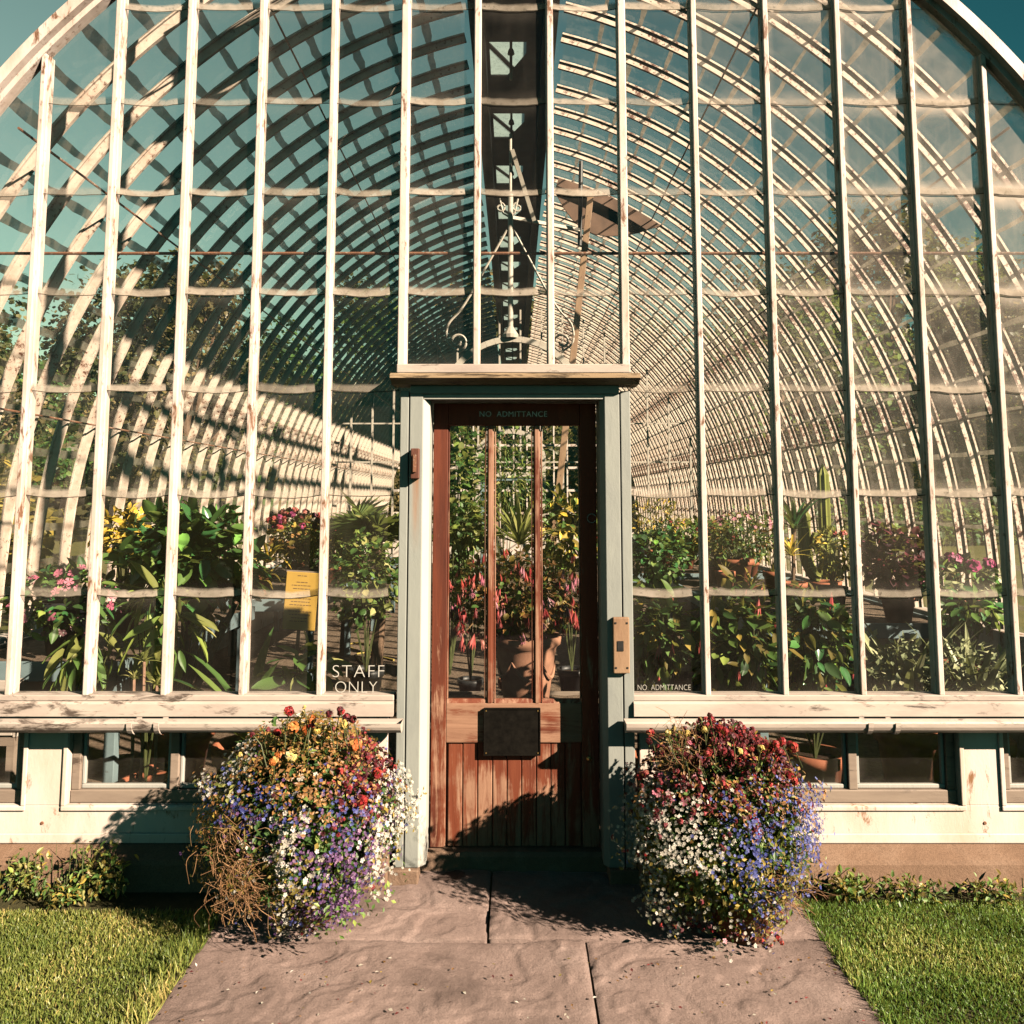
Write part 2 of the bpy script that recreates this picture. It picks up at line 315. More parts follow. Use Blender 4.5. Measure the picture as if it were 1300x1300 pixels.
# leaf / petal templates (length along x, width along y, normal z)
def T(V,F): return np.array(V,float),F
LEAF=T([(0,0,0),(.35,0,-.03),(.7,0,-.07),(1,0,-.18),(.32,.24,.06),(.68,.19,.0),(.32,-.24,.06),(.68,-.19,.0)],[(0,1,4),(1,2,5,4),(2,3,5),(0,6,1),(1,6,7,2),(2,7,3)])
OVAL=T([(0,0,0),(.35,0,-.03),(.7,0,-.06),(1,0,-.16),(.25,.36,.05),(.68,.34,.0),(.25,-.36,.05),(.68,-.34,.0)],LEAF[1])
def hires(w,drop,st=7):
    V=[];F=[]
    for i in range(st):
        t=i/(st-1); ww=w*math.sin(math.pi*min(1,t*.93+.05))**.75*(1-.25*t); z=-drop*t*t
        V+=[(t,ww,z+.10*ww+.02*math.sin(t*9)),(t,ww*.5,z-.02),(t,0,z-.05*math.sin(math.pi*t)),(t,-ww*.5,z-.02),(t,-ww,z+.10*ww+.02*math.sin(t*8+1))]
    for i in range(st-1):
        for j in range(4): a=i*5+j; F.append((a,a+5,a+6,a+1))
    return T(V,F)
BROAD=hires(.30,.22); BROADLONG=hires(.17,.35)
NARROW=T([(0,0,0),(.5,0,.05),(1,0,-.1),(.45,.09,.08),(.45,-.09,.08)],[(0,1,3),(1,2,3),(0,4,1),(1,4,2)])
SMALL=T([(0,0,0),(.5,.28,.06),(1,0,-.06),(.5,-.28,.06)],[(0,2,1),(0,3,2)])
def star(n,w=.48,cup=.15):
    V=[(0,0,0)]; F=[]
    for i in range(n):
        a=2*math.pi*i/n
        for da,r in ((-w*math.pi/n*1.6,.84),(0,.98),(w*math.pi/n*1.6,.84)): V.append((r*math.cos(a+da),r*math.sin(a+da),cup*r))
        b=1+3*i; F.append((0,b,b+1,b+2))
    return T(V,F)
STAR5=star(5); STAR4=star(4,.6); DISC=star(7,.62,.3)
def puff():
    V=[];F=[]
    for k in range(10):
        a=rng.random()*6.28; z=rng.random()*.9+.05; r=math.sqrt(max(0,1-z*z)); d=np.array([r*math.cos(a),r*math.sin(a),z])
        t=np.cross(d,[0.3,.5,.8]); t/=np.linalg.norm(t); u=np.cross(d,t); c=d*.55; b=len(V)
        V+= [tuple(c+t*.42),tuple(c*1.25+u*.42),tuple(c-t*.42),tuple(c*.8-u*.42)]; F.append((b,b+1,b+2,b+3))
    return T(V,F)
PUFF=puff()
def tassel():
    V=[];F=[]
    for k in range(7):
        a=2*math.pi*k/7; b=len(V); ca,sa=math.cos(a),math.sin(a); w=.07
        V+=[(0,0,0),(.55,ca*.13-sa*w,sa*.13+ca*w),(1.0,ca*.24,sa*.24),(.55,ca*.13+sa*w,sa*.13-ca*w)]; F.append((b,b+1,b+2,b+3))
    return T(V,F)
TASSEL=tassel()
BLADE=T([(0,-.5,0),(0,.5,0),(.45,.4,.06),(.45,-.4,.06),(.8,.22,.0),(.8,-.22,.0),(1,0,-.14)],[(0,3,2,1),(3,5,4,2),(5,6,4)])
def unit(v): return v/(np.linalg.norm(v,axis=-1,keepdims=True)+1e-9)
def frames(d,hint):
    d=unit(d); sd=unit(np.cross(hint,d)); n=np.cross(d,sd); return np.stack([d,sd,n],-1)
def sphere(n): return unit(rng.normal(size=(n,3)))
def leaves(mb,c,r,n,L,mi=0,tmpl=LEAF,shell=.55,droop=.25,spread=.7,lump=.22,up=1.0,lumpf=2.6,jit=.35,zmin=None):
    c=np.array(c,float); r=np.array(r,float)*np.ones(3); d=sphere(n); o=rng.random(3)*50
    lum=np.array([mnoise.noise(Vector(x*lumpf+o)) for x in d])
    u=(shell+(1-shell)*rng.random(n)**.6)*(1+lump*lum*1.6); u*=1-.5*(rng.random(n)<.15)*rng.random(n)
    pos=c+d*r*u[:,None]
    if zmin is not None:
        k=pos[:,2]>zmin; pos=pos[k]; d=d[k]; n=len(pos); mi=np.asarray(mi)[k] if np.ndim(mi) else mi
    dr=d+rng.normal(size=(n,3))*spread+np.array([0,0,-droop]); 
    hint=np.array([0,0,up])+d*.5+rng.normal(size=(n,3))*.45
    mb.scatter(tmpl,pos,frames(dr,hint),L*(1+jit*(rng.random(n)*2-1)),mi); return pos
def strap(mb,c,n,L,W,mi=0,elev=(20,80),bend=.6,az=None,seg=7,jit=.3,rnd=None):
    """arching strap leaves from one crown"""
    c=np.array(c,float)
    for i in range(n):
        a=az[i] if az is not None else i*2.39996+rng.normal()*.25
        e=R(elev[0]+(elev[1]-elev[0])*((i+.5)/n if az is None else rng.random())); l=L*(1+jit*(rng.random()*2-1)); b=bend*(.6+.8*rng.random())
        p=c.copy(); ps=[]; ws=[]
        for k in range(seg+1):
            t=k/seg; ps.append(p.copy()); ws.append(W*(.55+.9*t-1.45*t**2.2) if t<1 else 0)
            ee=e-b*t*1.5; p=p+l/seg*np.array([math.cos(a)*math.cos(ee),math.sin(a)*math.cos(ee),math.sin(ee)])
        ps=np.array(ps); sd=np.array([-math.sin(a),math.cos(a),0]); ws=np.maximum(np.array(ws),.001)
        up=np.array([0,0,1.]); V=np.concatenate([ps-sd*ws[:,None]/2+up*ws[:,None]*.18,ps,ps+sd*ws[:,None]/2+up*ws[:,None]*.18])
        m=seg+1; F=[(k,k+1,m+k+1,m+k) for k in range(seg)]+[(m+k,m+k+1,2*m+k+1,2*m+k) for k in range(seg)]
        mb.add(V,F,mi,rng.random() if rnd is None else rnd)
    return mb
def stems(mb,base,tips,r0,r1=None,sag=.1,mi=0,k=5,seg=5):
    base=np.array(base,float)
    for t in tips:
        t=np.array(t,float); m=(base+t)/2+np.array([rng.normal()*.08,rng.normal()*.08,.1])*np.linalg.norm(t-base)*sag*4
        u=np.linspace(0,1,seg)[:,None]; pts=(1-u)**2*base+2*u*(1-u)*m+u*u*t
        mb.tube(pts,np.linspace(r0,r1 or r0*.5,seg),k,mi,rng.random(),False)
    return mb
def potmesh(parent,loc,r,h,mat='terracotta',rim=True,k=26):
    x,y,z=loc
    pr=[(0,z),(r*.70,z),(r*.94,z+h*.80)]+([(r*1.06,z+h*.80),(r*1.09,z+h)] if rim else [(r,z+h)])+[(r*.92,z+h),(r*.90,z+h*.88)]
    o=MB().lathe([(a,b-z) for a,b in pr],(x,y,z),k).build('pot',mat,parent,0,True)
    for pl in o.data.polygons: pl.use_smooth=True
    s=MB().lathe([(0,h*.88),(r*.92,h*.87)],(x,y,z),k).build('soil','soil',o)
    return o

# ================================================================ SETTING
def sheet(name,x0,x1,y0,y1,z,mat,kind='structure'):
    o=MB(); o.add([(x0,y0,z),(x1,y0,z),(x1,y1,z),(x0,y1,z)],[(0,1,2,3)]); return tag(o.build(name,mat),None,None,None,kind)
D=3.92; YE=22.0; SP=0.382
sheet('ground',-900,900,-600,900,-.03,'far_lawn')
_l=MB()
for a_,b_,c_,d_ in ((-12,-1.19,-3,3.80),(1.195,12,-3,3.80),(-12,12,-8,-3)): _l.add([(a_,c_,-.012),(b_,c_,-.012),(b_,d_,-.012),(a_,d_,-.012)],[(0,1,2,3)])
tag(_l.build('lawn','lawn_soil'),None,None,None,'structure')
sheet('greenhouse_floor',-3.3,3.3,4.18,YE,0.0,'gravel')

# riven stone path: slabs with real relief
def fbm(x,y,o,f):
    return mnoise.noise((x*f,y*f,o))+.5*mnoise.noise((x*f*2.1,y*f*2.1,o+3))+.25*mnoise.noise((x*f*4.3,y*f*4.3,o+7))
def slab(mb,x0,x1,y0,y1,fine,seed):
    g=.0042; x0+=g;x1-=g;y0+=g;y1-=g
    st=.011 if fine else .06
    nx=max(2,int((x1-x0)/st)); ny=max(2,int((y1-y0)/st)); xs=np.linspace(x0,x1,nx+1); ys=np.linspace(y0,y1,ny+1)
    Z=np.zeros((ny+1,nx+1))
    for j,y in enumerate(ys):
        for i,x in enumerate(xs):
            w=fbm(x,y,seed+20,2.0)*.35
            n=fbm(x+w,y-w*.7,seed,2.3)*2.6+4; k=math.floor(n); fr=n-k; e=min(1,max(0,(fr-.88)/.12)); e=e*e*(3-2*e)
            Z[j,i]=.0050*(k+e-4)-.004+.0022*fbm(x,y,seed+9,9)+.0012*fbm(x,y,seed+5,23)
            ed=min(x-x0,x1-x,y-y0,y1-y); Z[j,i]-=.006*math.exp(-ed/.012)
    X,Y=np.meshgrid(xs,ys); V=np.stack([X,Y,Z],-1).reshape(-1,3); n=nx+1
    F=[(j*n+i,j*n+i+1,(j+1)*n+i+1,(j+1)*n+i) for j in range(ny) for i in range(nx)]
    mb.add(V,F)
    bd=[j for j in range(n)]+[j*n+nx for j in range(1,ny+1)]+[ny*n+i for i in range(nx-1,-1,-1)]+[j*n for j in range(ny-1,0,-1)]
    B=V[bd]; B2=B.copy(); B2[:,2]=-.05; m=len(bd); mb.add(np.vstack([B,B2]),[(i,m+i,m+(i+1)%m,(i+1)%m) for i in range(m)])
mb=MB()
for k,(a,b,c,d,f) in enumerate([(-1.215,-.10,3.40,4.06,1),(-.10,1.225,3.40,4.06,1),(-1.21,.28,2.42,3.40,1),(.28,1.225,2.42,3.40,1),(-1.2,-.3,1.5,2.42,0),(-.3,1.2,1.5,2.42,0),(-1.2,.4,.6,1.5,0),(.4,1.2,.6,1.5,0),(-1.2,-.1,-.4,.6,0),(-.1,1.2,-.4,.6,0),(-1.2,.2,-3,-.4,0),(.2,1.2,-3,-.4,0)]):
    slab(mb,a,b,c,d,f,k*13.7+2)
tag(mb.build('path','paving',None,0,True),None,None,None,'structure')
sheet('path_bed',-1.19,1.19,-3,4.06,-.034,'soil')

# ================================================================ GREENHOUSE
GH=thing('greenhouse','white curved glasshouse with rusty ribs, timber door and blue-grey door frame','greenhouse')
PROF=[(0.0,5.13),(.29,5.10),(.72,4.97),(1.211,4.74),(1.503,4.55),(1.882,4.264),(2.223,3.942),(2.414,3.694),(2.544,3.506),(2.662,3.331),(2.767,3.157),(2.861,2.973),(2.964,2.767),(3.09,2.437),(3.155,2.20),(3.22,1.95),(3.255,1.72),(3.285,1.45),(3.305,1.18),(3.315,.80)]
def catmull(pts,per=3):
    p=np.array(pts,float); p=np.vstack([2*p[0]-p[1],p,2*p[-1]-p[-2]]); out=[]
    for i in range(1,len(p)-2):
        for k in range(per):
            t=k/per; a,b,c,d=p[i-1],p[i],p[i+1],p[i+2]
            out.append(.5*((2*b)+(-a+c)*t+(2*a-5*b+4*c-d)*t*t+(-a+3*b-3*c+d)*t**3))
    out.append(p[-2]); return np.array(out)
_raw=np.array(PROF); 
for _ in range(2): _raw[1:-1]=.25*_raw[:-2]+.5*_raw[1:-1]+.25*_raw[2:]
PR=catmull(_raw,3)
_t=unit(np.gradient(PR,axis=0)); PN=np.stack([-_t[:,1],_t[:,0]],-1); PN*=np.sign(PN[:,1:2]+1e-6)*1
PN[:, :]=np.where((PN[:,0:1]<0)&(PN[:,1:2]<.2),-PN,PN)
def off(d): return PR+PN*d
def archz(x,d=0.06):
    q=off(d); return float(np.interp(abs(x),q[:,0],q[:,1]))
def sweep(mb,q,y0,y1,d0,d1,sgn,mi=0,rnd=.5,i0=0,i1=None):
    """bar following the arch: offsets d0..d1 outwards, y0..y1 along the house"""
    a=(PR+PN*d0)[i0:i1]; b=(PR+PN*d1)[i0:i1]; m=len(a); Vs=[]
    for (q,y) in ((a,y0),(a,y1),(b,y1),(b,y0)): Vs.append(np.stack([q[:,0]*sgn,np.full(m,y),q[:,1]],-1))
    F=[]
    for e in range(4):
        f=(e+1)%4; F+=[(e*m+i,e*m+i+1,f*m+i+1,f*m+i) for i in range(m-1)]
    F+=[(0,m,2*m,3*m),(m-1,2*m-1,3*m-1,4*m-1)]
    mb.add(np.vstack(Vs),F,mi,rnd)
# ribs
I0=next(i for i,p in enumerate(PR) if p[0]>.235)
nr=int((YE-D)/SP)
rib0=None
for k in range(1,nr+1):
    y=D+k*SP
    if rib0 is None:
        m=MB()
        for s in (-1,1):
            sweep(m,PR,y-.011,y+.011,.008,.058,s,i0=I0); sweep(m,PR,y-.024,y+.024,.0585,.072,s,i0=I0)
        rib0=m.build('rib','rib_paint',GH); 
    else:
        o=rib0.copy(); col.objects.link(o); o.parent=GH; o.location=(0,(k-1)*SP,0)
# roof panes between the ribs
arc=np.concatenate([[0],np.cumsum(np.linalg.norm(np.diff(off(.066),axis=0),axis=1))]); OA=off(.066); OB=off(.072)
def onarc(q,t): return np.array([np.interp(t,arc,q[:,0]),np.interp(t,arc,q[:,1])])
def roofbay(y0,y1,seed,s):
    rg=np.random.default_rng(seed); g=MB(); uv=[]; du=[]
    lp=MB()
    if True:
        t=arc[I0]+.02; 
        while t<arc[-1]-.03:
            t2=min(t+.262,arc[-1]-.005); n=3; V=[]; 
            for j in range(n+1):
                q=onarc(OA,t+(t2-t)*j/n)
                for i,y in enumerate((y0,y1)): V.append((q[0]*s,y,q[1])); uv.append((i,j/n))
            d=.2+rg.random()*.6
            g.add(V,[(2*j,2*j+1,2*j+3,2*j+2) for j in range(n)]); du+= [d]*n
            # grimy overlap where this pane meets the next
            w=(.011 if s>0 else .026)+.010*rg.random(); m=5; V=[]
            for i in range(m):
                y=y0+(y1-y0)*i/(m-1); a=t2-w*(.8+.5*rg.random()); b=t2+w*(.25+.45*rg.random()+.3*math.sin(math.pi*i/(m-1)))
                for tt in (a,b): q=onarc(OB,min(tt,arc[-1])); V.append((q[0]*s,y,q[1]))
            if t2<arc[-1]-.05: lp.add(V,[(2*i,2*i+1,2*i+3,2*i+2) for i in range(m-1)])
            t=t2
    for v,(f,mi_,_) in zip(lp.V,lp.F): g.add(v,f-f.min(),1); uv+=[(.5,.5)]*len(v); du+=[1.]*len(f)
    return g.build('roof_glazing',['roof_glass','roof_lap'],GH,0,False,uv,du)
for s_ in (-1,1):
    bays=[roofbay(D+.02,D+SP-.01,100,s_),roofbay(D+SP+.01,D+2*SP-.01,101,s_),roofbay(D+2*SP+.01,D+3*SP-.01,102,s_),roofbay(D+3*SP+.01,D+4*SP-.01,103,s_)]
    for k in range(4,nr):
        src=1+k%3; o=bays[src].copy(); col.objects.link(o); o.parent=GH; o.location=(0,(k-src)*SP,0)
# ridge with open vents
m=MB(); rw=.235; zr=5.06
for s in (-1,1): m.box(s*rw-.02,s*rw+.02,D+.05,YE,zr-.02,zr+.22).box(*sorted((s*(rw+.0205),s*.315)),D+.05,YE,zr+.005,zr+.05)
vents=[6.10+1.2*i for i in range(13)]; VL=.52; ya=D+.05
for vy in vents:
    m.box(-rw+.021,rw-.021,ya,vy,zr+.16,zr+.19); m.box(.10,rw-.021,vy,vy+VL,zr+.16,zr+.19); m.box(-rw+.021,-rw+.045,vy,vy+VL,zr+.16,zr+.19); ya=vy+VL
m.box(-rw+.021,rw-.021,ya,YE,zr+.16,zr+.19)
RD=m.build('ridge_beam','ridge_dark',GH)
m=None
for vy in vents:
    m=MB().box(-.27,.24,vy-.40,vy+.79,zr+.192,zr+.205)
    V=m.V[0]; # flap hinged on its left edge, propped open, enlarged to shade the upper left vault
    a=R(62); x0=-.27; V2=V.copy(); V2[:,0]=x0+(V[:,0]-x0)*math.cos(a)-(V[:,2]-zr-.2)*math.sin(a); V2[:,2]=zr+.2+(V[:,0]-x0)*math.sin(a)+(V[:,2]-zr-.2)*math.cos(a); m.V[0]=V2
    f=m.build('ridge_shade_flap','ridge_dark',RD)
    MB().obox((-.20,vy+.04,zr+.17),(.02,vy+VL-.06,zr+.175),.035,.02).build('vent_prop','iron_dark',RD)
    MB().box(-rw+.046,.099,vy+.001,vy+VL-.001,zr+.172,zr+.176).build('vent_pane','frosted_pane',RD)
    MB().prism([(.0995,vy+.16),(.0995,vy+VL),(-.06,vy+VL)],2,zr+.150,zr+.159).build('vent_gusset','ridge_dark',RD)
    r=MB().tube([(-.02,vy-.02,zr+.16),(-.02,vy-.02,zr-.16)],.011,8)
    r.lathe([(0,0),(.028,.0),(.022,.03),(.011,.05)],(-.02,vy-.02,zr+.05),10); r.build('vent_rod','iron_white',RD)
m=MB().box(-.27,.24,3.99,5.68,zr+.192,zr+.205); V=m.V[0]; V2=V.copy(); a=R(62); x0=-.27  # fixed flap over no vent, added to shade the front upper-left ribs
V2[:,0]=x0+(V[:,0]-x0)*math.cos(a)-(V[:,2]-zr-.2)*math.sin(a); V2[:,2]=zr+.2+(V[:,0]-x0)*math.sin(a)+(V[:,2]-zr-.2)*math.cos(a); m.V[0]=V2; m.build('ridge_shade_flap','ridge_dark',RD)
# long rods along the vault, and the tie rod behind the front
for s in (-1,1):
    for d,(xx,zz) in enumerate([(3.12,2.24),(2.46,3.53),(1.42,4.55)]):
        MB().tube([(s*xx,D+.03,zz),(s*xx,YE-.1,zz)],.007,6).build('purlin_rod','rusty_rod',GH)
MB().tube([(-3.02,D+.075,2.905),(3.02,D+.075,2.905)],.008,7).build('tie_rod','rusty_rod',GH)
# front gable rafter
m=MB()
for s in (-1,1):
    sweep(m,PR,D-.030,D+.03,.058,.085,s); sweep(m,PR,D-.070,D+.045,.0855,.140,s)
m.build('gable_rafter','cream',GH)
# mullions
XS=[.1785+.357*k for k in range(10)]
ZS=.80
def mullion(x,zb,name='mullion',wd=.025):
    zt=archz(x,.055)+.01
    if zt-zb<.1: return
    m=MB().box(x-wd/2,x+wd/2,D-.027,D-.002,zb,zt).box(x-wd/2-.004,x+wd/2+.004,D-.0015,D+.045,zb,zt)
    return m.build(name,'cream',GH,.004)
ZC=2.285
for s in (-1,1):
    for k,x in enumerate(XS):
        if k==0: mullion(s*x,ZC+.045,wd=.028)
        elif k==1: mullion(s*x,ZC+.0,'door_bay_post',.036)
        else: mullion(s*x,ZS)
# front panes
LAPZ=[1.251,1.716,2.214,2.686,3.185,3.648,4.142,4.62]
def frontbay(xa,xb,zb,seed,dusty=0.):
    rg=np.random.default_rng(seed); xa+=.012; xb-=.012; n=10; xs=np.linspace(xa,xb,n+1); g=MB(); uv=[]; du=[]; lp=MB()
    lev=[zb]+[z for z in LAPZ if z>zb+.08]+[9]
    for a,b in zip(lev[:-1],lev[1:]):
        sag=.005+.012*rg.random(); d=.25+.75*rg.random()**2+(1.6*rg.random() if rg.random()<.16 else 0)+dusty*max(0,(a-.9)/3)**1.0
        for i in range(n):
            q=[]
            for x in (xs[i],xs[i+1]):
                t=(x-xa)/(xb-xa); zt=min(b,archz(x,.066)); z0=a-(sag*4*t*(1-t) if a>zb else 0)
                q.append((x,t,z0,zt))
            if q[0][3]<=q[0][2] and q[1][3]<=q[1][2]: continue
            V=[];nv=6
            for j in range(nv+1):
                for (x,t,z0,zt) in q:
                    f=j/nv; V.append((x,D+.012,z0+(max(zt,z0)-z0)*f)); uv.append((t,f))
            g.add(V,[(2*j,2*j+1,2*j+3,2*j+2) for j in range(nv)]); du+=[d]*nv
        if a>zb and archz((xa+xb)/2)>a+.05:
            V=[];L=[];hh=.032+.010*rg.random()
            for i in range(n+1):
                t=i/n; x=xs[i]; z0=a-sag*4*t*(1-t)+.0009*rg.normal(); V+=[(x,D+.006,z0),(x,D+.009,z0+hh+.002*rg.normal()),]; L+=[(x,D+.0055,z0-.0035),(x,D+.0055,z0+.0005)]
            k=[i for i in range(n) if min(archz(xs[i]),archz(xs[i+1]))>a+.03]
            if k: lp.add(V,[(2*i,2*i+2,2*i+3,2*i+1) for i in k]); lp.add(L,[(2*i,2*i+2,2*i+3,2*i+1) for i in k],1)
    if not g.V: return
    for v,(f,mi_,_) in zip(lp.V,lp.F): g.add(v,f-(f.min()//2*2),mi_+1); uv+=[(.5,float(i_%2)) for i_ in range(len(v))]; du+=[.45+.7*rg.random()]*len(f)
    g.build('front_glazing',['front_glass','front_lap','lap_line'],GH,0,False,uv,du)
edges=sorted([-x for x in XS]+XS)
for i,(a,b) in enumerate(zip(edges[:-1],edges[1:])):
    if a>3.2 or b<-3.2: continue
    inner=abs((a+b)/2)<.5
    frontbay(a,b,ZC+.05 if inner else ZS,300+i,13.0*max(0,(a-.7)/1.4) if a>.7 else 0.3)
frontbay(3.035,3.29,ZS,390); frontbay(-3.29,-3.035,ZS,391)
# sill, bottom rail, gutter, base panels with vent windows, plinth
for s in (-1,1):
    a,b=sorted((s*.548,s*3.36))
    MB().box(a,b,D-.03,D+.055,.776,.802).build('glazing_rail','old_white',GH,.004)
    MB().prism([(D-.048,.712),(D+.05,.712),(D+.05,.7755),(D-.032,.7755),(D-.046,.766)],0,a,b).build('sill_board','old_white',GH,.003)
    r=.048; cy,cz=D-.098,.704
    pr=[(cy+r*math.cos(t),cz+r*math.sin(t)) for t in np.linspace(math.pi,2*math.pi,11)]; pi=[(cy+(r-.006)*math.cos(t),cz+(r-.006)*math.sin(t)) for t in np.linspace(2*math.pi,math.pi,11)]
    ga,gb=sorted((s*.50,s*3.38)); gt=MB(); poly=pr+pi
    nq=len(poly); V=[(x,p[0],p[1]) for x in (ga,gb) for p in poly]; gt.add(V,[(i,(i+1)%nq,nq+(i+1)%nq,nq+i) for i in range(nq)])
    for x in (ga,gb): 
        gt.add([(x,p[0],p[1]) for p in pr]+[(x,cy,cz)],[(i,i+1,11) for i in range(10)])
    go=gt.build('gutter','old_white',GH)
    for xj in (1.58,1.70,.72,2.95):
        t2=MB(); q=[(cy+(r+.007)*math.cos(t),cz+(r+.007)*math.sin(t)) for t in np.linspace(math.pi*.97,2.03*math.pi,11)]; q2=[(cy+r*math.cos(t),cz+r*math.sin(t)) for t in np.linspace(2.03*math.pi,math.pi*.97,11)]
        po=q+q2; n2=len(po); w=.022 if xj in (1.58,1.70) else .014; V=[(x,p[0],p[1]) for x in (s*xj-w/2,s*xj+w/2) for p in po]
        t2.add(V,[(i,(i+1)%n2,n2+(i+1)%n2,n2+i) for i in range(n2)]+[(i,i+1,n2-2-i,n2-1-i) for i in range(10)]+[(n2+i,n2+i+1,n2+n2-2-i,n2+n2-1-i) for i in range(10)])
        t2.build('gutter_joint','old_white',go)
    # cream base panels around the vent openings
    F0=D-.012; ops=[(1.085,2.03),(2.235,3.20)]; zb,zt,z0,z1=.312,.66,.155,.701
    m=MB(); xs=[.575]+[v for o_ in ops for v in o_]+[3.36]
    def bxs(m,x0,x1,*q): a,b=sorted((s*x0,s*x1)); m.box(a,b,*q)
    bxs(m,.575,3.36,F0,D+.06,z0,zb)
    for x0,x1 in ((.575,1.085),(2.03,2.235),(3.20,3.36)): bxs(m,x0,x1,F0,D+.06,zb,z1)
    for x0,x1 in ops: bxs(m,x0,x1,F0,D+.06,zt,z1)
    po=m.build('base_panel','cream_panel',GH,.003)
    m=MB()
    bxs(m,.575,3.36,F0-.018,F0-.0005,z0-.002,z0+.040)
    for x0,x1 in ops:
        w=.022; bxs(m,x0-w,x1+w,F0-.010,F0-.0005,zb-w,zb-.001)
        for xe in (x0-w,x1+.001): bxs(m,xe,xe+w-.001,F0-.010,F0-.0005,zb-.001,zt)
    m.build('panel_moulding','cream_panel',po,.004)
    m=MB()
    for xp in (2.135,):
        for zz in (.235,): m.lathe([(0,-.004),(.007,-.0035),(.008,0)],(0,0,0),8); V=m.V[-1]; m.V[-1]=np.stack([V[:,0]+s*xp,V[:,2]+F0,V[:,1]+zz],-1)
    m.build('rivet','rusty_rod',po)
    for x0,x1 in ops:
        fr=MB(); y0,y1=D+.012,D+.058; w=.042
        bxs(fr,x0+.002,x1-.002,y0,y1,zb+.002,zb+.058); bxs(fr,x0+.002,x1-.002,y0,y1,zt-.03,zt-.001)
        xm=(x0+x1)/2
        for xa,xb in ((x0+.002,x0+w),(x1-w,x1-.002),(xm-.02,xm+.02)): bxs(fr,xa,xb,y0+.004,y1,zb+.0585,zt-.0305)
        wo=fr.build('vent_window','timber_grey',GH,.004)
        ss=MB()
        for xa,xb in ((x0+w+.002,xm-.022),(xm+.022,x1-w-.002)):
            bxs(ss,xa,xb,y0+.02,y1-.004,zb+.060,zb+.078)
            for e in (xa,xb-.014): bxs(ss,e,e+.014,y0+.02,y1-.004,zb+.0785,zt-.032)
        ss.build('sash','pale_grey',wo,.003)
        gl=MB(); uv=[];du=[]
        for xa,xb in ((x0+w+.016,xm-.036),(xm+.036,x1-w-.016)):
            a,b=sorted((s*xa,s*xb)); gl.add([(a,y0+.032,zb+.07),(b,y0+.032,zb+.07),(b,y0+.032,zt-.03),(a,y0+.032,zt-.03)],[(0,1,2,3)]); uv+=[(0,0),(1,0),(1,1),(0,1)]; du.append(1.1)
        gl.build('pane','front_glass',wo,0,False,uv,du)
    a,b=sorted((s*.56,s*3.5))
    MB().prism([(D-.13,-.1),(D+.2,-.1),(D+.2,.150),(D-.03,.150),(D-.12,.118),(D-.125,.10),(D-.125,.085)],0,a,b).build('stone_plinth','plinth_stone',GH,.006)
    # long side walls
    a,b=sorted((s*3.30,s*3.42)); MB().box(a,b,D+.07,YE,-.1,.80).build('side_wall','cream_panel',GH,.01)

# ---- door frame
DF=thing('door_frame_tmp','','') ; bpy.data.objects.remove(DF)
FY=D-.03; DY=D+.115     # frame front, door face
X1,X2=-.395+.0,.405     # door opening
m=MB()
m.box(-.535,-.496,FY,DY+.06,.05,2.205).box(-.490,-.428,FY-.002,DY+.06,.05,2.19)
m.box(.430,.500,FY-.002,DY+.06,.05,2.19).box(.506,.552,FY,DY+.06,.05,2.205)
JB=m.build('door_frame','blue_grey',GH,.003)
MB().prism([(-.4275,FY+.002),(-.398,FY+.035),(-.398,DY+.05),(-.4275,DY+.05)],2,.05,2.165).build('jamb_lining','pale_grey',JB,.002)
MB().prism([(.4295,FY+.002),(.409,FY+.03),(.409,DY+.05),(.4295,DY+.05)],2,.05,2.165).build('jamb_lining','blue_grey',JB,.002)
m=MB().box(-.495,-.4905,FY+.02,DY,.05,2.2).box(.5005,.5055,FY+.02,DY,.05,2.2); m.build('frame_gap','iron_dark',JB)
MB().box(-.4895,.4995,FY-.006,DY+.06,2.1905,2.232).build('lintel','blue_grey',JB,.003)
MB().box(-.428,.43,FY+.004,DY+.05,2.166,2.190).build('lintel_bead','pale_grey',JB,.002)
MB().prism([(FY-.085,2.256),(FY-.085,2.272),(FY-.06,2.282),(D+.06,2.292),(D+.06,2.2325),(FY-.03,2.2325),(FY-.05,2.244)],0,-.575,.59).build('cornice','cornice_wood',JB,.003)
MB().box(-.556,.556,D-.03,D+.05,2.2925,2.335).build('transom_rail','old_white',GH,.004)
# keeper on the left jamb, lock box on the right
k=MB().box(-.478,-.440,FY-.045,FY-.0025,1.79,1.93).build('bolt_keeper','brown_wood',JB,.003)
MB().obox((-.459,FY-.05,1.82),(-.459,FY-.05,1.90),.014,.012).build('bolt','rusty_rod',k)
b=MB().box(.456,.530,FY-.03,FY-.0025,.905,1.155).build('lock_box','bare_wood',JB,.004)
m=MB().box(.474,.502,FY-.033,FY-.029,1.005,1.050)
for sx in (.467,.519):
    for sz in (.93,1.13): m.box(sx-.004,sx+.004,FY-.032,FY-.029,sz-.004,sz+.004)
m.build('lock_slot','iron_dark',b)
MB().prism([(3.985,-.05),(DY+.07,-.05),(DY+.07,.072),(4.0,.072),(3.986,.055)],0,-.425,.428).box(-.562,-.4255,3.86,DY+.07,-.05,.0495).box(.4285,.577,3.86,DY+.07,-.05,.0495).build('threshold','threshold_stone',GH,.006)
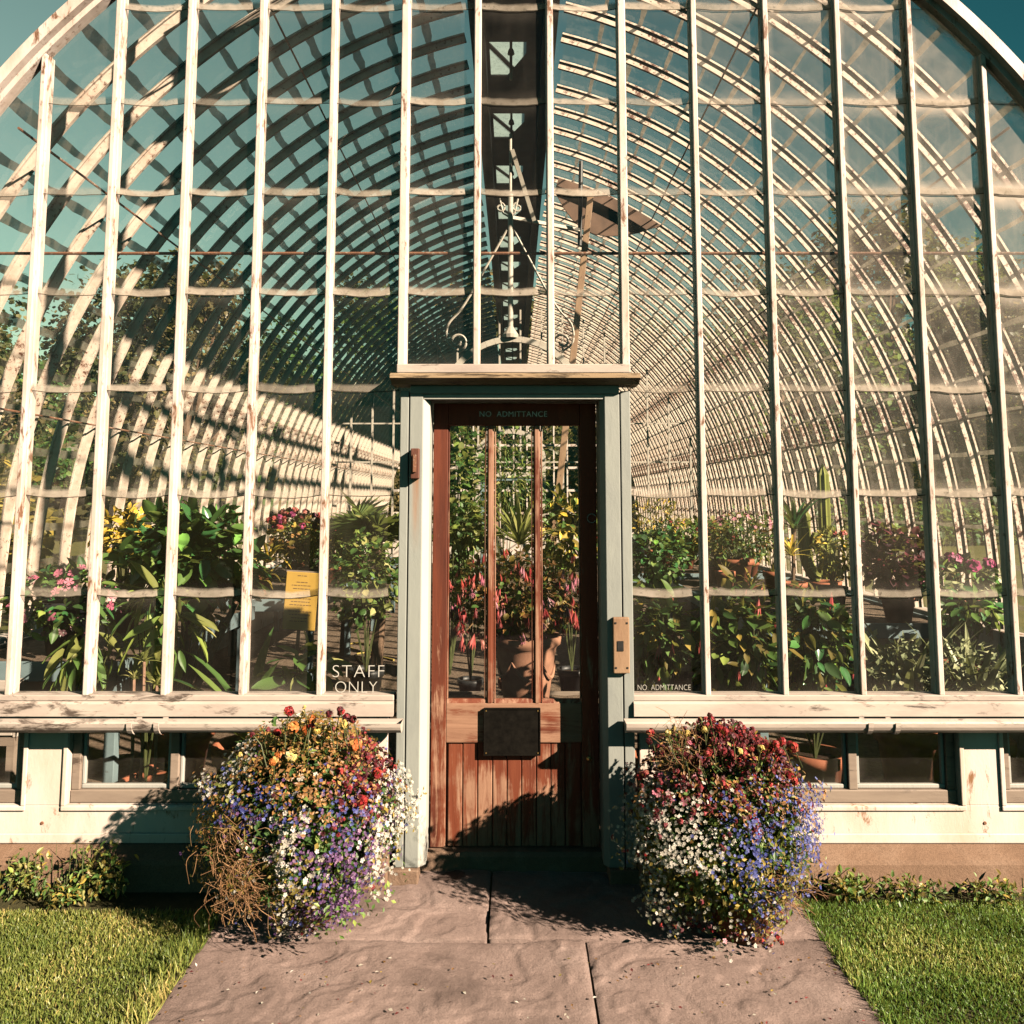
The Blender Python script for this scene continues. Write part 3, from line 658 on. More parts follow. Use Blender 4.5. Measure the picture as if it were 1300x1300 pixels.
# ---- door
zt=2.13; z0d=.078; th=.045
def PD(u,v): return P(u,v,DY)
zg=PD(650,893)[2]; zl=PD(650,943)[2]; zgt=PD(650,540)[2]
xa,xb=PD(567,800)[0],PD(738,800)[0]
DO=MB().box(X1+.004,xa,DY,DY+th,z0d,2.162).build('door','door_stile',GH,.003)
MB().box(xb,X2-.002,DY,DY+th,z0d,2.162).build('stile','door_stile',DO,.003)
MB().box(xa+.0005,xb-.0005,DY+.001,DY+th,zgt,2.162).build('top_rail','door_stile',DO,.003)
MB().box(xa+.0005,xb-.0005,DY+.001,DY+th,zl,zg).build('lock_rail','door_rail',DO,.003)
for u in (622,682):
    x=PD(u,800)[0]; MB().box(x-.010,x+.010,DY-.001,DY+.03,zg+.0005,zgt-.0005).box(x-.017,x+.017,DY+.008,DY+.03,zg+.0005,zgt-.0005).build('glazing_bar','door_bar',DO,.003)
m=MB()
for a,b in ((567,617),(627,677),(687,738)):
    x0,x1=PD(a,800)[0],PD(b,800)[0]
    m.prism([(DY+.002,zg+.0006),(DY+.03,zg+.0006),(DY+.03,zg+.018),(DY+.012,zg+.018)],0,x0+.003,x1-.003)
    m.box(x0+.001,x0+.008,DY+.010,DY+.03,zg+.019,zgt-.001); m.box(x1-.008,x1-.001,DY+.010,DY+.03,zg+.019,zgt-.001)
m.build('glazing_bead','door_bar',DO,.002)
ed=[568,587,606,625,643.5,662,681,699.5,718,738]
for a,b in zip(ed[:-1],ed[1:]):
    x0,x1=PD(a,1000)[0]+.0017,PD(b,1000)[0]-.0017
    MB().box(x0,x1,DY+.010+.002*rng.random(),DY+th,z0d,zl-.0005).build('board','door_board',DO,.004)
MB().box(xa,xb,DY+.028,DY+th+.002,z0d,zl-.002).build('backing','brown_wood',DO)
gl=MB(); uv=[];du=[]
for a,b in ((567,617),(627,677),(687,738)):
    x0,x1=PD(a,800)[0],PD(b,800)[0]; gl.add([(x0,DY+.02,zg),(x1,DY+.02,zg),(x1,DY+.02,zgt),(x0,DY+.02,zgt)],[(0,1,2,3)]); uv+=[(.2,.2),(.8,.2),(.8,.8),(.2,.8)]; du.append(0)
gl.build('door_pane','front_glass',DO,0,False,uv,du)
q0,q1=PD(614,958),PD(686,898)
pl=MB().box(q0[0],q1[0],DY-.016,DY+.0,q0[2],q1[2]).build('notice_plate','dark_plate',DO,.004)
m=MB()
for sx in (q0[0]+.012,q1[0]-.012):
    for sz in (q0[2]+.012,q1[2]-.012): m.box(sx-.003,sx+.003,DY-.0185,DY-.0155,sz-.003,sz+.003)
m.build('screws','brass',pl)
m=MB(); W_=q1[0]-q0[0]; H_=q1[2]-q0[2]
for a_,b_,c_,d_ in ((q0[0],q1[0],q0[2],q0[2]+.006),(q0[0],q1[0],q1[2]-.006,q1[2]),(q0[0],q0[0]+.006,q0[2]+.0065,q1[2]-.0065),(q1[0]-.006,q1[0],q0[2]+.0065,q1[2]-.0065)): m.box(a_,b_,DY-.020,DY-.0165,c_,d_)
m.build('plate_rim','dark_plate',pl,.001)
c=PD(748,963)
m=MB().lathe([(0,0),(.011,.001),(.013,.004),(.013,.010)],(0,0,0),18); V=m.V[0]; m.V[0]=np.stack([V[:,0]+c[0],DY-.010+V[:,2],V[:,1]+c[2]],-1)
e=m.build('lock_escutcheon','brass',DO,0,True)
MB().box(c[0]-.002,c[0]+.002,DY-.0125,DY-.0095,c[2]-.008,c[2]+.004).build('keyhole','iron_dark',e)
c=PD(751,658); th_=np.linspace(.5,5.8,16)
MB().tube([(c[0]+.021*math.cos(t),DY-.008,c[2]+.021*math.sin(t)) for t in th_],.0028,6).build('pull_ring','iron_white',DO)
c=PD(651.5,526); text('lettering','NO  ADMITTANCE',.038,(c[0],DY-.0006,c[2]),'door_text',DO,.0006,.98,1.08)
def onglass(name,s,u,v,size,sx=1,sp=1.0):
    c=P(u,v,D+.005); return text(name,s,size,(c[0],D+.0045,c[2]),'white_text',GH,.0005,sx,sp,1.0,-size*.022)
onglass('lettering','STAFF',455,853,.082,1.04,1.12); onglass('lettering','ONLY',452,873,.076,.95,1.06); onglass('lettering','NO  ADMITTANCE',843,873,.036,.79,1.04)

# ---- iron arch inside, leaning pole, brown shade board, inner partition
AY=7.0
def AP(u,v): return P(u,v,AY)
m=MB(); c0=AP(651,428); hw=.60; zc=c0[2]-.62
ang=np.linspace(0,math.pi,25); arcp=[(c0[0]+hw*1.0*math.cos(t),AY,zc+.60*math.sin(t)) for t in ang]
for a,b in zip(arcp[:-1],arcp[1:]): m.obox(a,b,.05,.045,up=(0,1,0))
for s in (-1,1): m.box(c0[0]+s*hw-.025,c0[0]+s*hw+.025,AY-.03,AY+.03,0,zc)
AR=m.build('iron_arch','iron_white',GH)
ct=AP(646,247); m=MB().tube([(c0[0]-.02,AY,c0[2]+.0),(c0[0]-.02,AY,ct[2])],.024,10); m.lathe([(.0,0),(.065,0),(.07,.03),(.03,.09),(.026,.1)],(c0[0]-.02,AY,c0[2]-.01),12); m.tube([(c0[0]-.02,AY,ct[2]),(c0[0]-.02,AY,ct[2]+.55)],.012,8)
m.build('column','iron_white',AR)
def spiral(mb,cx,cz,r,turns,sgn,a0,y,th=.011):
    pts=[]
    for k in range(30):
        t=k/29; a=a0+sgn*t*turns*2*math.pi; rr=r*(1-.72*t); pts.append((cx+rr*math.cos(a),y,cz+rr*math.sin(a)))
    mb.tube(pts,th,6); return pts
for s in (-1,1):
    m=MB(); k=AP(581 if s<0 else 714,434); spiral(m,k[0],k[2],.085,1.25,-s,R(-90),AY)
    e=AP(597 if s<0 else 697,375); 
    m.tube(catmull([(k[0],AY,k[2]-.085),(k[0]+s*.09,AY,k[2]+.0),(k[0]+s*.08,AY,k[2]+.15),(k[0]-s*.02,AY,k[2]+.27),(e[0],AY,e[2])],5),.010,6)
    m.tube([(e[0],AY,e[2]),(c0[0]-.02+s*.03,AY,ct[2]-.32)],.010,6)
    t0=AP(646,268); spiral(m,t0[0]+s*.075,t0[2]+.03,.045,1.2,s,R(90),AY,.009); m.tube([(t0[0],AY,t0[2]-.05),(t0[0]+s*.05,AY,t0[2]-.02),(t0[0]+s*.08,AY,t0[2]+.11)],.009,6)
    m.build('scroll','iron_white',AR)
# partition with inner doorway
PY=13.9
m=MB()
for k in range(-9,10):
    x=(k+.5)*.357-.06; zt_=archz(x,0)
    if abs(x)<.55: m.box(x-.014,x+.014,PY-.02,PY+.02,2.30,min(zt_,4.9))
    elif zt_>1: m.box(x-.014,x+.014,PY-.02,PY+.02,.6,zt_)
for z in (2.30,2.95): m.box(-3.0,3.0,PY-.012,PY+.012,z-.012,z+.012)
PT=m.build('partition','iron_white',GH)
m=MB()
for x in (-.60,.49): m.box(x-.045,x+.045,PY-.05,PY+.05,0,2.30)
m.box(-.645,.535,PY-.052,PY+.052,2.05,2.13); cx_=-.055
pts=[(cx_+.56*math.cos(t),PY,2.32+.50*math.sin(t)) for t in np.linspace(0,math.pi,20)]
for a,b in zip(pts[:-1],pts[1:]): m.obox(a,b,.08,.06,up=(0,1,0))
for s in (-1,1): spiral(m,cx_+s*.36,2.86,.08,1.2,-s,R(-90),PY,.014)
m.build('inner_doorway','iron_white',PT)
MB().box(-.55,.44,PY-.02,PY+.02,1.99,2.045).box(-.55,-.47,PY-.02,PY+.02,.02,1.985).box(.36,.44,PY-.02,PY+.02,.02,1.985).build('inner_door','bench_blue',PT)
# far end wall of the house
m=MB()
for k in range(-9,10):
    x=k*.357; zt_=archz(x,0); m.box(x-.018,x+.018,YE-.02,YE+.03,.8,zt_)
m.box(-3.3,3.3,YE-.03,YE+.06,-.1,.8)
for z in (1.3,1.9,2.5,3.1,3.7,4.3): m.box(-math.sqrt(max(.1,10.9-((z-1)*.8)**2)),math.sqrt(max(.1,10.9-((z-1)*.8)**2)),YE+.031,YE+.036,z-.03,z+.03)
m.build('end_wall','cream',GH)
# shade board bent along the vault
m=MB(); i0=next(i for i,p in enumerate(PR) if p[0]>.45); i1=next(i for i,p in enumerate(PR) if p[0]>1.40)
n_=i1-i0; Vt=[]
for j in range(n_+1):
    t=j/n_; d_=.03+.42*math.sin(math.pi*min(1,max(.0,(t*.92+.08))))**.8
    for dd in (0.02,d_):
        for y in (8.28,8.30): q=PR[i0+j]-PN[i0+j]*dd; Vt.append((q[0],y,q[1]))
F=[]
for j in range(n_): b=4*j; F+=[(b,b+4,b+6,b+2),(b+1,b+3,b+7,b+5),(b+2,b+6,b+7,b+3),(b,b+1,b+5,b+4)]
m.add(Vt,F); m.build('shade_board','shade_brown',GH)
a,b=P(750,244,7.9),P(702,690,7.9); d_=(b-a)/np.linalg.norm(b-a); b=a+d_*(a[2]/-d_[2])
po=thing('prop_pole','long brown timber pole leaning inside above the potted fuchsia','pole',tuple(b)); MB().obox(a,b,.062,.035,up=(0,1,0)).build('shaft','bare_wood',po,.003)
a2,b2=P(738,248,8.0),P(736,312,8.0); MB().tube([a2+np.array([0,0,.35]),b2],.022,8).build('hanger_rod','iron_dark',GH)
MB().obox(P(648,276,7.1),P(735,292,7.6),.03,.03).build('brace','iron_white',GH)
MB().obox(P(650,190,6.9),P(678,280,7.2),.035,.03,up=(0,1,0)).build('brace','iron_white',GH)

# ================================================================ FLOWERING POTS BY THE DOOR
def flower_mass(name,label,c,rad,zones,potc,nflow,nleaf,spikes,dry=None,lean=0,trail=()):
    """zones: (u,v,ru,rv,kind,weight) in the picture plane of the pot, kinds -> flower parts"""
    t=thing(name,label,'potted flowers',(potc[0],potc[1],0))
    pr,ph=.15,.26
    potmesh(t,(potc[0],potc[1],.004),pr,ph)
    c=np.array(c); rad=np.array(rad)
    kinds={}
    Z=[]
    for (u,v,ru,rv,kd,w) in zones:
        q=P(u,v,c[1]-.12); Z.append((q[0],q[2],ru*.0026,rv*.0026,kd,w))
    # leaves and twigs
    m=MB()
    leaves(m,c,rad*.93,nleaf,.026,rng.integers(0,3,nleaf),SMALL,.45,.2,.9,.16,zmin=.02)
    leaves(m,c,rad*.82,int(nleaf*.6),.034,0,SMALL,.3,.2,.9,.1,zmin=.02)
    m.build('foliage',['leaf_dark','leaf_dark','leaf_olive'],t)
    core=MB(); k=1400; dd=sphere(k); pp=c+dd*rad*(.60+.06*rng.random(k))[:,None]; pp=pp[pp[:,2]>.03]
    core.scatter(OVAL,pp,frames(rng.normal(size=(len(pp),3)),dd[:len(pp)]),.085); core.build('inner_foliage','leaf_dark',t)
    s=MB(); tips=c+sphere(90)*rad*.95; tips=tips[tips[:,2]>.05]
    stems(s,(potc[0],potc[1],ph*.9),tips,.005,.002); s.build('stems','stem_green',t)
    # blossoms
    n=nflow; d=sphere(n*3); 
    d=d[(d[:,1]<.75)][:n]; n=len(d)
    o=rng.random(3)*40; lum=np.array([mnoise.noise(Vector(x*2.3+o))+.7*mnoise.noise(Vector(x*5.5+o)) for x in d])
    lum=np.where(d[:,2]>.45,np.minimum(lum,-.05),lum)
    pos=c+d*rad*((.94+.055*rng.normal(size=n).clip(-2.5,1.6))*(1+.36*lum).clip(.62,1.22))[:,None]
    W=np.zeros((n,len(Z)))
    for i,(x,z,rx,rz,kd,w) in enumerate(Z):
        W[:,i]=w*np.exp(-.5*(((pos[:,0]-x)/rx)**2+((pos[:,2]-z)/rz)**2))
    W+=.003; W/=W.sum(1,keepdims=True); cs=W.cumsum(1); pick=(rng.random(n)[:,None]>cs).sum(1).clip(0,len(Z)-1)
    kk=np.array([z[4] for z in Z])[pick]
    spec={'white':('white_flowers','petal_white',STAR5,.0070),'whitebig':('white_blossoms','petal_white',STAR5,.0105),'blue':('blue_flowers','petal_blue',STAR5,.0066),'purple':('purple_flowers','petal_purple',STAR5,.0062),
          'red':('red_flowers','petal_red',PUFF,.012),'maroon':('maroon_flowers','petal_maroon',PUFF,.012),'ochre':('ochre_leaves','leaf_olive',SMALL,.019),'bronze':('bronze_leaves','leaf_bronze',SMALL,.019),'gap':None,'pale':('pale_seedheads','leaf_pale',SMALL,.022),'pink':('pink_flowers','petal_pink',STAR5,.011)}
    for kd,sp in spec.items():
        if sp is None: continue
        k=(kk==kd)&(pos[:,2]>.015)
        if k.sum()==0: continue
        nm,mt,tm,sc=sp; pp=pos[k]; dd=d[k]
        nrm=unit(dd+rng.normal(size=dd.shape)*.45+np.array([.15,-.35,.25])); x=unit(np.cross(nrm,rng.normal(size=dd.shape))); y=np.cross(nrm,x)
        Rm=np.stack([x,y,nrm],-1); mb=MB(); mb.scatter(tm,pp,Rm,sc*(.65+.7*rng.random(len(pp))))
        o=mb.build(nm,mt,t); o['kind']='stuff'
    # upright blooms on stalks
    hs={}
    for (u,v,kd,sz,ln) in spikes:
        q=P(u,v,c[1]-.20+rng.normal()*.07); hs.setdefault(kd,[]).append((q,sz,ln))
    for kd,L in hs.items():
        mt='petal_'+kd
        s=MB()
        for i,(q,sz,ln) in enumerate(L):
            b=q-np.array([rng.normal()*.03,rng.normal()*.03-.02,ln]); s.tube([b,(b+q)/2+rng.normal(size=3)*.006,q],.0022,4,0,rng.random(),False)
            if i<100:
                mb=MB(); k=9; dd=sphere(k)
                mb.scatter(PUFF,q+dd*sz*.34,frames(rng.normal(size=(k,3)),dd),sz*.62); mb.build('blossom',mt,t)
        s.build('flower_stalks','stem_green',t)
    if dry:
        m=MB()
        for (u,v,su,sv,n,lo) in dry:
            for i in range(n):
                q=P(u+rng.normal()*su,v+rng.normal()*sv,c[1]-rad[1]*.85+rng.random()*.08); a=rng.normal()*.8+lo; l=.04+.075*rng.random()
                e=q+np.array([math.cos(a)*l,-.02*rng.random(),math.sin(a)*l]); mid=(q+e)/2+rng.normal(size=3)*.018
                m.tube(catmull([q,mid,e],3),.0009,3,0,rng.random(),False)
        m.build('dry_stems','dry_stem',t)['kind']='stuff'
    for (pts,kd,n) in trail:
        mb=MB(); tm=spec[kd]; p0=np.array([P(u,v,y) for u,v,y in pts]); tt=rng.random(n)*(len(p0)-1); i=tt.astype(int); f=(tt-i)[:,None]
        pp=p0[i]*(1-f)+p0[i+1]*f+rng.normal(size=(n,3))*np.array([.03,.03,.022]); pp[:,2]=np.maximum(pp[:,2],.012)
        nrm=unit(rng.normal(size=(n,3))*.5+np.array([.1,-.6,.5])); x=unit(np.cross(nrm,rng.normal(size=(n,3)))); mb.scatter(tm[2],pp,np.stack([x,np.cross(nrm,x),nrm],-1),tm[3]*(.7+.6*rng.random(n)))
        lf=MB(); leaves(lf,pp.mean(0),np.ptp(pp,axis=0)/2+.03,n//2,.022,0,SMALL,.2,.3,.9,.1,zmin=.01); lf.build('trailing_leaves','leaf_mid',t)
        mb.build('trailing_'+tm[0],tm[1],t)['kind']='stuff'
    return t
Yp=3.47
cl=P(388,1034,Yp); 
ZL=[(292,968,24,20,'white',1.6),(300,985,20,16,'pale',.8),(330,1010,40,22,'blue',1.6),(345,1035,36,24,'purple',1.5),(285,1050,28,28,'bronze',.9),(300,1090,34,34,'ochre',1.2),(275,1090,26,46,'bronze',1.2),
 (372,1065,26,40,'whitebig',1.1),(355,1120,34,34,'white',.55),(380,1110,40,30,'ochre',1.4),(440,1070,36,50,'purple',2.3),(430,1110,40,36,'blue',.55),(450,1020,26,20,'blue',1.2),(405,1000,50,20,'bronze',1.3),
 (400,960,60,26,'bronze',1.7),(380,935,40,22,'ochre',1.2),(460,985,22,30,'maroon',1.0),(330,960,26,26,'bronze',.8),(505,1030,18,38,'white',2.2),(500,1070,20,30,'whitebig',1.0),(505,1060,20,40,'ochre',.8),(420,1145,34,18,'purple',1.3),(400,1030,30,20,'gap',1.5),(420,1040,18,26,'gap',1.0)]
SL=[(367,903,'red',.028,.14),(395,920,'red',.020,.10),(390,926,'orange',.030,.14),(371,924,'orange',.034,.15),(352,930,'red',.022,.12),(396,913,'orange',.024,.12),(320,932,'maroon',.016,.12),(340,926,'maroon',.015,.12),(418,906,'maroon',.020,.14),(432,903,'red',.024,.14),(440,911,'maroon',.026,.12),(448,913,'maroon',.022,.12),(432,900,'maroon',.018,.12),(437,921,'yellow',.028,.11),(395,935,'yellow',.034,.13),(402,928,'yellow',.024,.12),(452,946,'orange',.036,.10),(370,960,'yellow',.036,.10),(356,962,'orange',.034,.10),(347,966,'orange',.024,.08),(431,979,'red',.022,.06),(479,982,'red',.030,.08),(460,1016,'red',.030,.05),(462,1024,'red',.024,.05),(385,905,'yellow',.014,.12),(386,898,'yellow',.012,.12),(414,1010,'white',.026,.03),(305,958,'yellow',.014,.08),(344,948,'maroon',.016,.1),(465,960,'maroon',.022,.1),(478,1000,'maroon',.022,.05)]
flower_mass('flower_pot','overflowing flower pot topped with orange and yellow blooms, purple flowers in front',cl,(.385,.33,.395),ZL,(cl[0],3.56),14000,5600,SL,
  [(298,1095,20,24,230,-.9),(306,1130,20,14,110,-.6)],0,[([(500,1075,3.3),(490,1110,3.28),(478,1135,3.25)],'white',70),([(445,1130,3.22),(432,1150,3.2),(420,1165,3.2)],'purple',240)])
cr=P(914,1046,Yp)
ZR=[(868,1045,26,32,'white',3.6),(840,1030,30,50,'white',.8),(815,1080,30,60,'white',.55),(860,1110,50,40,'white',.6),(865,1105,40,22,'ochre',1.2),(820,1050,24,50,'gap',1.1),(850,1140,50,20,'gap',.7),
 (985,1050,45,45,'blue',2.4),(1020,1060,20,40,'blue',2.0),(940,1060,30,40,'blue',1.2),(955,1085,40,24,'ochre',1.4),(965,1110,40,26,'ochre',.9),(1010,1110,24,26,'pale',.7),(900,960,60,26,'maroon',1.8),(850,960,34,26,'bronze',1.2),(925,990,60,26,'bronze',1.5),(900,1010,50,20,'maroon',1.0),
 (930,955,30,24,'red',.4),(990,965,26,24,'maroon',1.5),(820,970,26,26,'maroon',.9),(830,985,26,20,'pink',.6),(870,950,20,20,'ochre',1.6),(955,1020,40,20,'blue',.9),(945,990,24,20,'pale',.6),(1000,1000,30,20,'bronze',.9),(905,1100,20,50,'gap',1.6),(920,1050,14,30,'gap',.8)]
SR=[(903,914,'maroon',.022,.14),(901,908,'maroon',.014,.12),(826,930,'red',.024,.12),(824,941,'maroon',.018,.1),(848,930,'yellow',.018,.12),(872,932,'yellow',.020,.12),(894,926,'yellow',.020,.12),(848,940,'yellow',.016,.1),(912,924,'red',.022,.1),(920,928,'red',.024,.1),(930,935,'maroon',.026,.1),(905,940,'maroon',.026,.1),(898,955,'red',.024,.08),(918,955,'maroon',.024,.08),(937,955,'petal' if 0 else 'yellow',.026,.08),(954,952,'coral',.022,.1),(957,964,'yellow',.026,.08),(966,950,'yellow',.020,.1),(978,950,'red',.026,.08),(985,945,'red',.024,.09),(992,942,'red',.026,.09),(1005,948,'red',.030,.08),(990,955,'maroon',.024,.07),(1003,985,'red',.024,.05),(1008,992,'red',.022,.05),(995,1015,'red',.026,.04),(950,990,'white',.034,.05),(1012,1016,'white',.030,.04),(818,982,'coral',.026,.06),(812,985,'red',.022,.05),(898,1028,'coral',.022,.03),(932,1024,'red',.020,.03),(886,965,'maroon',.026,.08),(940,970,'maroon',.024,.07),(870,960,'maroon',.022,.08)]
flower_mass('flower_pot','overflowing flower pot topped with dark red blooms, blue flowers beside white ones',cr,(.365,.33,.40),ZR,(.90,3.44),14500,5600,SR,
  [(868,955,14,12,60,2.2),(1000,1125,18,14,50,-.5),(985,1145,16,8,30,-.3)],0,[([(1000,1110,3.3),(985,1130,3.25),(960,1145,3.2)],'blue',60)])

# ================================================================ INSIDE THE HOUSE: BENCHES
def bench(label,x0,x1,y0,y1,z,mat='bench_blue'):
    t=thing('staging_bench',label,'bench',((x0+x1)/2,(y0+y1)/2,0))
    m=MB(); n=5; w=(x1-x0)/n
    for i in range(n): m.box(x0+i*w+.004,x0+(i+1)*w-.004,y0,y1,z-.055,z-.03)
    m.build('bench_top','timber_grey',t,.003)
    m=MB(); m.box(x0-.025,x0-.001,y0-.02,y1+.02,z-.09,z+.015).box(x1+.001,x1+.025,y0-.02,y1+.02,z-.09,z+.015).box(x0,x1,y0-.025,y0-.001,z-.09,z+.015).box(x0,x1,y1+.001,y1+.025,z-.09,z+.015); m.build('edge_board',mat,t,.003)
    m=MB(); nx,ny=10,max(6,int((y1-y0)/.1)); xs=np.linspace(x0,x1,nx+1); ys=np.linspace(y0,y1,ny+1); X,Y=np.meshgrid(xs,ys); Zg=z-.012+.012*rng.random(X.shape)
    m.add(np.stack([X,Y,Zg],-1).reshape(-1,3),[(j*(nx+1)+i,j*(nx+1)+i+1,(j+1)*(nx+1)+i+1,(j+1)*(nx+1)+i) for j in range(ny) for i in range(nx)]); m.build('gravel_bed','gravel',t,0,True)['kind']='stuff'
    k=max(2,int((y1-y0)/1.6)+1)
    for y in np.linspace(y0+.06,y1-.06,k):
        for x in (x0+.05,x1-.05): MB().box(x-.03,x+.03,y-.03,y+.03,0,z-.0555).build('leg',mat,t,.003)
    return t
bench('blue-grey staging bench inside left, under the pink busy lizzies',-3.1,-2.15,4.62,6.9,.80)
bench('long blue-grey bench at left with red flowers and a pale pot on it',-3.1,-1.75,7.4,12.6,.80)
bench('long gravel-topped bench at right carrying the cactus and clay pots',1.72,3.1,6.0,9.4,.80)
bench('further bench at right beneath the pinkish shrub',1.3,3.0,9.9,13.0,.80)
bench('low bench straight behind the door under the big clay urn',-.62,.62,5.15,6.1,.30,'timber_grey')

def plant(name,label,cat,base,potr=None,poth=.2,pot='terracotta',group=None):
    t=thing(name,label,cat,tuple(base),group)
    if potr: potmesh(t,base,potr,poth,pot)
    return t
def bush(name,label,base,c,r,n,L,mats,tm=LEAF,potr=None,poth=.2,pot='terracotta',flowers=None,nst=10,cat='plant',shell=.5,stem='stem_green',sr=.006,group=None,droop=.25,lump=.22,spread=.7):
    t=plant(name,label,cat,base,potr,poth,pot,group); b=np.array(base,float); c=np.array(c,float); r=np.array(r)*np.ones(3)
    m=MB(); mats=mats if isinstance(mats,list) else [mats]
    pos=leaves(m,c,r,n,L,rng.integers(0,len(mats),n),tm,shell,droop,spread,lump) ; m.build('foliage',mats,t,0,len(tm[0])>10)
    top=b+np.array([0,0,(poth*.88 if potr else 0)]); s=MB(); d=sphere(nst); d[:,2]=np.abs(d[:,2])*.8-.1
    stems(s,top,c+d*r*.75,sr,sr*.45); s.build('stems',stem,t)
    if flowers:
        for (nm,mt,tmf,k,sz,zone) in flowers:
            fm=MB(); d=sphere(k*4); d=d[(d[:,1]<.55)][:k]; 
            if zone=='top': d[:,2]=np.abs(d[:,2]); d=unit(d+np.array([0,0,.3]))
            p=c+d*r*(1.0+.08*rng.normal(size=len(d)))[:,None]
            if tmf is TASSEL: dr=np.array([0,0,-1.])+rng.normal(size=(len(d),3))*.22; Rm=frames(dr,rng.normal(size=(len(d),3)))
            else:
                nr=unit(d+np.array([.2,-.5,.3])+rng.normal(size=d.shape)*.35); x=unit(np.cross(nr,rng.normal(size=d.shape))); Rm=np.stack([x,np.cross(nr,x),nr],-1)
            for i in range(min(len(p),60)):
                mb=MB(); mb.scatter(tmf,p[i:i+1],Rm[i:i+1],sz*(.75+.5*rng.random(1)))
                if tmf is PUFF: q=sphere(5)*sz*.45; mb.scatter(PUFF,p[i]+q,frames(rng.normal(size=(5,3)),q),sz*.7)
                mb.build(nm,mt,t)
    return t
def bz(u,v,Y,z=.80):
    q=P(u,v,Y); q[2]=z; return q

# ---- left bays
b=bz(86,790,4.95); c=P(84,762,4.9)
bush('busy_lizzie','pink flowering busy lizzie in a black tub on the left bench',b,c,(.30,.26,.19),420,.07,['leaf_dark','leaf_deep','leaf_mid'],BROAD,.15,.30,'black_pot',[('flower','petal_pink',STAR5,60,.027,'')],12,'plant')
b=bz(158,745,5.7); c=P(158,676,5.7)
bush('golden_coleus','bright yellow leafed coleus standing tall behind the glossy climber',b,c,(.16,.15,.17),300,.07,'leaf_yellow',LEAF,.09,.16,'terracotta',None,9,sr=.007)
b=np.array([-2.02,5.15,0]); c=P(243,712,5.1)
t=bush('glossy_rubber_plant','big dark green glossy leafed shrub with pale bare trunks at left',b,c,(.40,.34,.32),900,.115,['leaf_deep','leaf_dark','leaf_deep','leaf_mid'],BROAD,.20,.34,'terracotta',None,12,'shrub',.35,sr=.008)
m=MB(); stems(m,b+np.array([0,0,.3]),[P(262,770,5.05),P(300,765,5.0),P(240,770,5.2),P(285,785,5.0)],.024,.018,.15,0,7); m.build('trunk','trunk_pale',t)
b=np.array([-1.98,4.62,0]); c=P(205,790,4.55)
bush('broad_leaved_seedling','long drooping green leaves below the dark glossy shrub',b,c,(.16,.14,.24),60,.17,['leaf_mid','leaf_pale'],BROADLONG,.12,.2,'terracotta',None,8,droop=.9,sr=.006)
b=np.array([-2.35,4.50,0]); c=P(112,835,4.45)
bush('drooping_pale_plant','pale green plant with hanging oval leaves at the lower left pane',b,c,(.13,.12,.17),52,.135,['leaf_pale','leaf_mid'],BROADLONG,.10,.2,'black_pot',None,6,droop=1.3,sr=.006)
for (u,v,s_,lb) in ((183,840,.9,'small pale rosette on a bare stalk, tallest of the three succulents at the sill'),(170,862,.6,'small pale rosette left of the tallest succulent stalk'),(199,870,.6,'small pale rosette right of the tallest succulent stalk')):
    q=P(u,v,4.22); b=np.array([q[0],4.22,0]); t=plant('rosette_succulent',lb,'succulent',b,.07,.16,'black_pot','stalked succulents at the left sill')
    m=MB().tube([b+np.array([0,0,.15]),(b+q)/2+np.array([.01,0,0]),q],.008,6); m.build('stem','trunk_pale',t)
    m=MB(); strap(m,q,14,.075*s_+.02,.018,0,(5,80),.5,None,4); m.build('rosette','leaf_pale',t)
b=np.array([P(318,850,4.5)[0],4.5,0.0]); t=plant('strap_leaved_clump','clump of broad dark strap leaves beneath the yellow notice','plant',b,.17,.42,'terracotta')
m=MB(); strap(m,b+np.array([0,0,.42]),20,.55,.085,rng.integers(0,2),(25,80),.5); m.build('foliage',['leaf_dark','leaf_mid'],t)
q=P(385,845,4.4); b=np.array([q[0],4.4,0]); bush('low_green_plant','small bright green leafed plant right of the notice post',b,P(385,850,4.4),(.14,.12,.14),34,.13,['leaf_mid','leaf_pale'],BROAD,.11,.36,'terracotta',None,6)
b=bz(330,745,7.9); t=plant('striped_bromeliad','yellow striped bromeliad with long arching leaves at left','plant',b,.12,.18)
m=MB(); strap(m,P(340,715,7.9),26,.52,.045,0,(15,70),.7); m.build('foliage','leaf_yellow',t)
m=MB(); strap(m,P(335,738,7.8),20,.42,.04,0,(5,60),.7); m.build('lower_foliage','leaf_olive',t)
b=bz(397,722,8.0); c=P(378,676,8.0)
bush('red_begonia','red and coral flowering begonia in a pink pot on the left bench',b,c,(.27,.24,.22),330,.06,['leaf_bronze','leaf_olive'],OVAL,.13,.24,'pink_pot',[('flower','petal_coral',PUFF,26,.04,'top'),('flower','petal_magenta',PUFF,12,.035,'top')],9)
